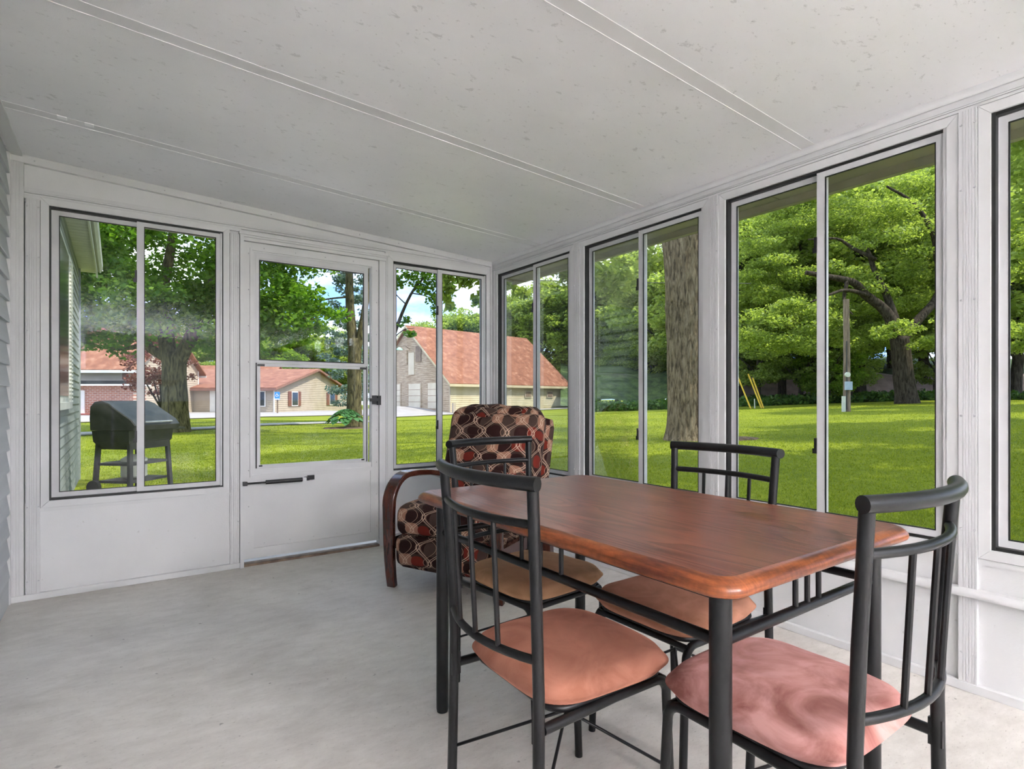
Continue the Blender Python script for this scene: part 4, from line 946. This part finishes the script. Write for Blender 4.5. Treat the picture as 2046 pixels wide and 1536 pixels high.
# undergrowth and pink gravel bank
rng2 = np.random.default_rng(31)
mb = MB(); vs = []; n_ = 60
for i in range(n_+1):
    px = 1430+i*(2350-1430)/n_; 
    for d, z in ((45, -.4), (48, 1.9), (52, 2.4), (58, 2.2), (70, 1.5)):
        x, y, _ = G(px, d); vs.append((x, y, gz(x, y)+z+.15*math.sin(i*.7)*(z > 0)))
fs = [(i*5+j, i*5+j+1, (i+1)*5+j+1, (i+1)*5+j) for i in range(n_) for j in range(4)]
mbh = MB(); vh = []
for i in range(n_+1):
    px = 1120+i*(2350-1120)/n_
    for d, z in ((54, .5), (60, 3.2), (72, 5.5), (90, 5.5)):
        x, y, _ = G(px, d); vh.append((x, y, gz(x, y)+z+.3*math.sin(i*.9+d)))
oh = mbh.add(vh, [(i*4+j, i*4+j+1, (i+1)*4+j+1, (i+1)*4+j) for i in range(n_) for j in range(3)]).build('hillside', M['hill'], smooth=True, fix=False)
tag(oh, 'dark green wooded slope rising behind the gravel bank', 'hill', kind='structure')
o = mb.add(vs, fs).build('gravel_bank', M['ballast'], smooth=True, fix=False); tag(o, 'long pinkish gravel bank glimpsed between the woodland trunks', 'bank', kind='structure')
cl = []
for k in range(520):
    px = rng2.uniform(1150, 2300); d = rng2.uniform(39, 43.5); x, y, _ = G(px, d); s = rng2.uniform(.35, .8)
    cl.append((x, y, gz(x, y)+s*.4, .75*s+.2, .6*s, 60))
o = bpy.data.objects.new('undergrowth', leaf_mesh('undergrowth', cl, .2, M['forest_dark'], 12, 1.4, -.3, .1)); C.objects.link(o)
tag(o, 'dark leafy undergrowth along the foot of the woodland', 'undergrowth', kind='stuff')
# hosta clump
hx, hy, _ = G(692, 25.3); hos = empty('hosta_plant', (hx, hy, gz(hx, hy)), 0, 'broad-leaved hosta clump at the foot of the tall bare trunk', 'plant')
rh = np.random.default_rng(5)
for k in range(90):
    a = rh.uniform(0, 2*PI); r = rh.uniform(.05, 1)**.7*.88; hh = .72*(1-(r/1.0)**2)+.10; w = rh.uniform(.12, .18); L = rh.uniform(.30, .44)
    c_ = Vector((math.cos(a)*r*.95, math.sin(a)*r*.8, hh)); t = Vector((math.cos(a), math.sin(a), -.25-.5*r)).normalized(); s_ = Vector((-math.sin(a), math.cos(a), 0)); u_ = s_.cross(t)
    if u_.z < 0: u_ = -u_
    pts = [c_-t*L*.5, c_-t*L*.15+s_*w+u_*.03, c_+t*L*.2+s_*w*.8+u_*.02, c_+t*L*.5, c_+t*L*.2-s_*w*.8+u_*.02, c_-t*L*.15-s_*w+u_*.03, c_-u_*.005]
    MB().add(pts, [(0, 1, 6), (1, 2, 6), (2, 3, 6), (3, 4, 6), (4, 5, 6), (5, 0, 6)]).build('leaf', M['hosta'], hos, smooth=True, fix=False)
mu = MB(); lps = [[(math.cos(2*PI*k/16)*r*(1+.15*math.sin(k*2.3)), math.sin(2*PI*k/16)*r, z) for k in range(16)] for r, z in ((1.25, -.05), (.9, .03), (.3, .05))]
o = mu.loops(lps, False, True).build('mulch_bed', M['mulch'], hos)

# ------------------------------------------------------------------ buildings
def clap(a0, a1, z0, z1, ztop, pitch, face, th=.03):
    """clapboards on a plane; ztop(a) optional gable line; face(a, off, z) -> point"""
    mb = MB(); z = z0
    while z < z1-.01:
        zt = min(z+pitch, z1); lo, hi = a0, a1
        if ztop:
            lo, hi = ztop(z)
            if hi-lo < .2: break
            lo2, hi2 = ztop(zt)
        else: lo2, hi2 = lo, hi
        p = [face(lo, th, z), face(hi, th, z), face(hi2, .004, zt), face(lo2, .004, zt), face(lo, 0, z), face(hi, 0, z)]
        mb.add(p, [(0, 1, 2, 3), (0, 4, 5, 1)]); z = zt
    return mb
def house(name, lat, d, angle_ld, L, W, eave, peak, z0, wall_front, wall_gable, roofm, label, over=.45, fasc=None, pitch=.2):
    x, y, _ = LD(lat, d); e = empty(name, (x, y, z0), angle_ld-HEAD, label, 'building')
    # core
    mb = MB(); mb.box(.02, .02, -.6, L-.02, W-.02, eave)
    mb.add([(.02, .02, eave), (.02, W-.02, eave), (.02, W/2, peak-.12), (L-.02, .02, eave), (L-.02, W-.02, eave), (L-.02, W/2, peak-.12)], [(0, 1, 2), (3, 5, 4), (0, 2, 5, 3), (1, 4, 5, 2)])
    mb.build('wall_core', wall_front, e)
    o = clap(0, L, 0, eave, None, pitch, lambda a, f, z: (a, -f, z)).build('front_siding', wall_front, e, fix=False)
    o = clap(0, L, 0, eave, None, pitch, lambda a, f, z: (a, W+f, z)).build('rear_siding', wall_front, e, fix=False)
    sl_ = (peak-eave)/(W/2)
    zt = lambda z: (0, W) if z <= eave else ((z-eave)/sl_, W-(z-eave)/sl_)
    clap(0, W, 0, peak-.1, zt, pitch, lambda a, f, z: (-f, a, z)).build('gable_siding', wall_gable, e, fix=False)
    clap(0, W, 0, peak-.1, zt, pitch, lambda a, f, z: (L+f, a, z)).build('gable_siding', wall_gable, e, fix=False)
    for s in (0, 1):
        f = lambda b_, z: (W-b_, z) if s else (b_, z)
        o0 = f(-over, eave-over*sl_+.05); o1 = f(W/2, peak+.05)
        vs = [(a, q[0], q[1]+dz) for a in (-over*.8, L+over*.8) for q in (o0, o1) for dz in (0, .14)]
        MB().add(vs, [(0, 1, 3, 2), (4, 6, 7, 5), (0, 4, 5, 1), (2, 3, 7, 6), (0, 2, 6, 4), (1, 5, 7, 3)]).build('roof', roofm, e)
        vs = [(a, q[0], q[1]+dz) for a in (-over*.8-.03, -over*.8+.01) for q in (o0, o1) for dz in (-.10, .10)]
        MB().add(vs, [(0, 1, 3, 2), (4, 6, 7, 5), (0, 4, 5, 1), (2, 3, 7, 6), (0, 2, 6, 4), (1, 5, 7, 3)]).build('verge_board', fasc or M['trimwhite'], e)
        b0 = f(-over-.02, 0)[0]; b1 = f(-over+.02, 0)[0]
        MB().box(-over*.8, min(b0, b1), eave-over*sl_-.10, L+over*.8, max(b0, b1), eave-over*sl_+.12).build('fascia', fasc or M['trimwhite'], e)
    for a in (0, L):
        for b_ in (0, W): MB().box(a-.05, b_-.05, 0, a+.05, b_+.05, eave).build('corner_board', M['trimwhite'] if wall_front is not M['barnwall'] else M['cream'], e)
    return e
def on(e, plane, a0, a1, z0, z1, W, name, mat, out=.05, depth=.06, parent=None):
    """box on a wall: plane 'f' front (y=0), 'r' rear (y=W), 'g' gable x=0"""
    if plane == 'f': q = (a0, -out-depth, z0, a1, -out+.02, z1)
    elif plane == 'r': q = (a0, W+out-.02, z0, a1, W+out+depth, z1)
    else: q = (-out-depth, a0, z0, -out+.02, a1, z1)
    return MB().box(*q).build(name, mat, parent or e)
def hwin(e, plane, a0, a1, z0, z1, W=0, shutters=True, glassm=None):
    f = on(e, plane, a0, a1, z0, z1, W, 'window', M['trimwhite']); 
    on(e, plane, a0+.1, a1-.1, z0+.1, z1-.1, W, 'pane', glassm or M['darkglass'], .07, parent=f)
    if shutters:
        w = (a1-a0)*.48
        for q0, q1 in ((a0-w, a0-.04), (a1+.04, a1+w)): on(e, plane, q0, q1, z0, z1, W, 'shutter', M['shutter'])
# barn
bn = house('barn', -5.26, 48, math.atan2(.698, .716), 15.3, 12.4, 2.65, 7.75, 0.0, M['barnwall'], M['peeling'], M['shingle'], 'weathered barn with large red roof and three garage doors', .45, M['barnwall'], .17)
for a0, a1 in ((1.2, 3.05), (4.23, 6.05), (7.5, 9.3)):
    q = on(bn, 'g', a0-.15, a1+.15, .1, 2.62, 0, 'door_frame', M['peeling'], .02, .05)
    on(bn, 'g', a0, a1, .3, 2.52, 0, 'garage_door', M['barndoor'], .05, .04)
    for k in range(1, 4): on(bn, 'g', a0, a1, .3+k*.55, .33+k*.55, 0, 'door_rail', M['brownfascia'], .075, .02, parent=None)
on(bn, 'g', 5.2, 6.1, 3.35, 5.4, 0, 'loft_door', M['barndoor'], .04, .05)
on(bn, 'g', 4.1, 4.95, 4.5, 5.9, 0, 'boarded_window', M['pole'], .04, .05)
on(bn, 'g', 6.35, 7.1, 4.3, 5.6, 0, 'boarded_window', M['peeling'], .04, .05)
for v_ in (9.0, 12.1):
    f = on(bn, 'f', v_, v_+.9, 1.25, 1.95, 0, 'window', M['cream']); on(bn, 'f', v_+.12, v_+.78, 1.37, 1.83, 0, 'pane', M['pole'], .075, parent=f)
mb = MB().tube([(-.05, 5.9, 5.7), (-.5, 6.0, 6.0), (-1.0, 6.2, 5.9)], .03, 6).build('lamp_arm', M['pole'], bn)
MB().tube([(-1.0, 6.2, 5.85), (-1.0, 6.2, 5.7), (-1.0, 6.2, 5.6)], [.08, .28, .32], 12).build('lamp_shade', M['lampgreen'], bn, smooth=True, angle=40)
# post and sapling at the barn corner
x, y, _ = G(907, 46.5); o = MB().box(-.12, -.12, 0, .12, .12, .95).build('gate_post', M['cream']); o.location = (x, y, gz(x, y)-.02); tag(o, 'short cream post in front of the barn corner', 'post')
# cream house with shutters
h2 = house('cream_house', -21.1, 72, math.atan2(.076, -.997), 13, 18.5, 2.35, 4.5, -.2, M['cream'], M['cream'], M['shingle'], 'cream house with brown shutters and low gable behind the storm door', .6, M['brownfascia'])
for a0, a1 in ((13.7, 15.1), (3.9, 5.5)): hwin(h2, 'g', a0, a1, .62, 2.1, 0)
hwin(h2, 'r', .8, 1.5, .6, 2.1, 18.5, False); on(h2, 'r', 3.0, 3.9, .1, 2.2, 18.5, 'door', M['trimwhite']); on(h2, 'r', 5.4, 6.3, .1, 2.2, 18.5, 'door', M['trimwhite'])
# long low house
h3 = house('long_low_house', -45, 65, 0, 16.4, 8, 2.4, 5.2, -.15, M['cream'], M['cream'], M['shingle'], 'low cream house with red roof right of the maple trunk', .5, M['brownfascia'])
hwin(h3, 'f', 10.2, 11.1, .85, 2.2, 0); on(h3, 'f', 7.6, 8.6, .1, 2.2, 0, 'door', M['trimwhite']); on(h3, 'f', 7.75, 8.45, 1.0, 1.9, 0, 'door_pane', M['darkglass'], .08)
hwin(h3, 'f', 13, 14, .85, 2.2, 0)
# two-storey house with garage
h4 = house('brick_and_cream_house', -42.5, 46, 0, 12, 9, 4.0, 7.6, -.2, M['cream'], M['cream'], M['shingle'], 'two-storey house with brick lower wall and garage doors at far left', .6)
MB().box(-.1, -1.6, 0, 12.8, -.05, 2.35).build('brick_storey', M['brick'], h4)
MB().box(-.3, -2.1, 2.35, 13.2, -.02, 2.48).build('canopy', M['trimwhite'], h4)
MB().box(-.3, -2.0, 2.48, 13.2, -.02, 2.75).build('flat_roof', M['gasket'], h4)
for k, a in enumerate((5.5, 7.3)): MB().box(a, -1.68, .15, a+1.72, -1.58, 2.0).build('garage_door', M['trimwhite'], h4)
on(h4, 'f', 8.2, 9.0, 3.55, 3.8, 0, 'window', M['darkglass']); on(h4, 'f', 9.2, 9.6, 3.45, 3.8, 0, 'window', M['shutter']); on(h4, 'f', 10.9, 11.3, 2.9, 3.75, 0, 'shutter', M['shutter'])
for k in range(3): MB().box(4.5, -2.6-k*.35, -.1, 12, -1.6, .2-k*.12).build('step', M['redstep'], h4)
# accessible-parking sign
sx0, sy0, _ = G(554.5, 50); sg = empty('parking_sign', (sx0, sy0, gz(sx0, sy0)), -HEAD, 'blue accessible-parking sign on a post by the cream house', 'sign')
MB().box(-.05, -.05, 0, .05, .05, 2.1).build('post', M['pole'], sg)
MB().box(-.22, -.09, 1.25, .22, -.05, 1.95).build('sign_plate', M['signblue'], sg)
mb = MB(); mb.tube([(-.02, -.10, 1.86), (-.02, -.10, 1.87)], .04, 8); mb.tube([(-.02, -.10, 1.82), (-.01, -.10, 1.68), (.08, -.10, 1.68), (.12, -.10, 1.58)], .022, 6)
mb.tube([(.11*math.cos(a)-.01, -.10, 1.64+.11*math.sin(a)) for a in [2.0+k*.42 for k in range(10)]], .018, 6); mb.build('wheelchair_symbol', M['signwhite'], sg)
MB().box(-.2, -.095, 1.27, .2, -.085, 1.36).build('lower_strip', M['signwhite'], sg)

# ------------------------------------------------------------------ the house's own outside wall seen through window 1
hw = empty('house_wing', (0, 0, 0), 0, 'grey sided house wall with soffit and dark window outside left', 'building')
planks(hw, -.50, YB+.12, 11.35, -.22, 3.15, .112, M['siding_shade'])
MB().box(-3.5, YB+.12, -.4, -.50, 11.35, 3.3).build('wall_core', M['siding_shade'], hw)
MB().box(-.51, 11.33, -.25, -.465, 11.40, 3.18).build('corner_post', M['siding_shade'], hw)
y = YB+.15
while y < 11.6:
    MB().box(-.50, y+.004, 3.17, -.27, min(y+.145, 11.7)-.004, 3.185).build('soffit_plank', M['soffit'], hw); y += .15
MB().box(-.27, YB+.12, 3.12, -.25, 11.75, 3.36).build('fascia', M['soffit'], hw)
MB().loops([[(x, yy, z) for x, z in ((-.25, 3.34), (-.25, 3.22), (-.22, 3.20), (-.19, 3.25), (-.18, 3.34), (-.19, 3.34), (-.20, 3.26), (-.24, 3.24))] for yy in (YB+.12, 11.75)]).build('gutter', M['soffit'], hw)
MB().add([(-.25, YB+.1, 3.36), (-.25, 11.8, 3.36), (-4, 11.8, 4.6), (-4, YB+.1, 4.6), (-.25, YB+.1, 3.40), (-.25, 11.8, 3.40), (-4, 11.8, 4.64), (-4, YB+.1, 4.64)], [(0, 1, 2, 3), (7, 6, 5, 4), (0, 4, 5, 1), (3, 2, 6, 7)]).build('roof', M['shingle'], hw)
wf = MB().box(-.49, 6.0, 1.02, -.455, 8.40, 2.80).build('window_frame', M['soffit'], hw)
MB().box(-.46, 6.08, 1.12, -.448, 8.30, 2.73).build('pane', M['darkglass'], wf)
MB().box(-.47, 5.98, .98, -.42, 8.44, 1.05).build('sill', M['soffit'], wf)
sh = MB().box(-.478, 8.46, .98, -.452, 8.92, 2.80).build('shutter', M['trimwhite'], hw)
mb = MB(); z = 1.05
while z < 2.72: mb.box(-.455, 8.50, z, -.436, 8.88, z+.022); z += .045
o = mb.build('louvres', M['trimwhite'], sh); o['kind'] = 'stuff'

# ------------------------------------------------------------------ gas grill
gx, gy, _ = G(268, 7.3); gr = empty('gas_grill', (gx, gy, -.10), rad(46), 'black lidded gas grill on a cart outside the left window', 'grill')
gm = M['grill']
prof = [(-.34, .80), (-.36, .86), (-.30, .93), (-.10, 1.05), (.02, 1.13), (.12, 1.165), (.22, 1.15), (.28, 1.09), (.29, .95), (.28, .80)]
lid = MB().loops([[(-.37, y_*.96, .80+(z-.80)*.96) for y_, z in prof], [(-.36, y_, z) for y_, z in prof], [(.36, y_, z) for y_, z in prof], [(.37, y_*.96, .80+(z-.80)*.96) for y_, z in prof]]).build('lid', gm, gr, smooth=True, angle=35)
MB().tube([(-.22, -.33, .90), (-.22, -.36, .90), (.22, -.36, .90), (.22, -.33, .90)], .012, 8).build('lid_handle', M['steel'], lid)
MB().loops([[(x*s, y_*s2, z) for x, y_ in ((-.36, -.26), (.36, -.26), (.36, .26), (-.36, .26))] for s, s2, z in ((.80, .75, .56), (.97, .97, .66), (1, 1, .795))]).build('firebox', gm, gr)
for sx_ in (-1, 1):
    for sy_ in (-1, 1):
        MB().loops([[(sx_*(.30+k)-.025, sy_*(.22+k)-.02, z), (sx_*(.30+k)+.025, sy_*(.22+k)-.02, z), (sx_*(.30+k)+.025, sy_*(.22+k)+.02, z), (sx_*(.30+k)-.025, sy_*(.22+k)+.02, z)] for k, z in ((.03, 0), (0, .66))]).build('leg', gm, gr)
MB().box(-.30, -.22, .14, .30, .22, .17).build('bottom_shelf', gm, gr)
MB().box(-.31, -.235, .36, .31, .235, .39).build('middle_shelf', gm, gr)
MB().box(-.31, -.245, .56, .31, -.22, .70).build('front_panel', gm, gr)
for s in (1,):
    MB().loops([[(s*.37, -.24, z), (s*.37, .24, z), (s*.66, .20, z), (s*.66, -.20, z)] for z in (.775, .80)]).build('side_shelf', gm, gr)
MB().loops([[(.08*math.cos(2*PI*k/20), .08*math.sin(2*PI*k/20)) for k in range(20)]]*0 or [[(-.37, .24+.09*math.cos(2*PI*k/20), .09+.09*math.sin(2*PI*k/20)) for k in range(20)], [(-.33, .24+.09*math.cos(2*PI*k/20), .09+.09*math.sin(2*PI*k/20)) for k in range(20)]]).build('wheel', M['latch'], gr)
MB().tube([(.0, .0, .17), (0, 0, .20), (0, 0, .42), (0, 0, .47)], [.10, .145, .145, .06], 16).build('gas_tank', M['tank'], gr, smooth=True, angle=40)
# utility pole
ux, uy, _ = G(1692, 25); up = empty('utility_pole', (ux, uy, gz(ux, uy)), -HEAD, 'weathered wooden utility pole with meter boxes on the right lawn', 'pole')
MB().tube([(0, 0, -.1), (0, 0, 2.5), (-.03, 0, H(598, 25)-gz(ux, uy))], [.15, .135, .12], 14).build('shaft', M['pole'], up, smooth=True, angle=40)
MB().box(-.17, -.26, .95, .10, -.12, 1.32).build('meter_box', M['meter'], up, ); MB().tube([(-.08, -.24, 1.62), (-.08, -.14, 1.62)], .11, 14).build('meter_dial', M['tank'], up)
MB().tube([(-.09, -.14, .1), (-.09, -.14, 3.1)], .022, 8).build('conduit', M['wire'], up)
MB().box(-.27, -.18, -.02, -.15, -.06, .68).build('stub_post', M['tank'], up)
# guy-wire guards
for (pa, ya, pb, yb, lbl) in ((1474, 752, 1500.6, 802.5, 'leftmost yellow slanted guy-wire guard at the woodland edge'), (1495, 747, 1522, 799, 'middle yellow slanted guy-wire guard at the woodland edge'), (1504, 755, 1526, 798, 'rightmost yellow slanted guy-wire guard at the woodland edge')):
    b0 = G(pb, 34); b1 = G(pa, 34.6); zb = gz(*b0[:2])
    o = MB().tube([(0, 0, -.05), (b1[0]-b0[0], b1[1]-b0[1], H(ya, 34.6)-zb)], .045, 8).build('guy_guard', M['yellow']); o.location = (b0[0], b0[1], zb); tag(o, lbl, 'marker', 'yellow guy-wire guards')
b0 = G(1508, 34); o = MB().tube([(0, 0, -.05), (-.03, 0, .58)], .03, 8).build('marker_stake', M['tank']); o.location = (b0[0], b0[1], gz(*b0[:2])); tag(o, 'short pale stake between the yellow guards', 'stake')
# overhead cables
def cable(p0, p1, sag, label, r=.012):
    p0 = Vector(p0); p1 = Vector(p1); pts = [p0.lerp(p1, k/20)-Vector((0, 0, sag*(1-(k/10-1)**2))) for k in range(21)]
    o = MB().tube(pts, r, 6).build('overhead_cable', M['wire'], smooth=True); tag(o, label, 'cable')
cable(G(560, 24, H(538, 24)), G(1500, 24, H(566, 24)), .15, 'thin dark overhead cable crossing above the barn and the trees', .014)
# mulch heap
mx, my, _ = G(1484, 12.5); mu = MB()
lps = [[(math.cos(2*PI*k/18)*r*(1+.2*math.sin(k*2.1)), math.sin(2*PI*k/18)*r*.8, z) for k in range(18)] for r, z in ((.45, -.03), (.34, .04), (.15, .06))]
o = mu.loops(lps, False, True).build('mulch_heap', M['mulch']); o.location = (mx, my, gz(mx, my)); tag(o, 'small brown mulch heap on the lawn behind the table chair', 'mulch')
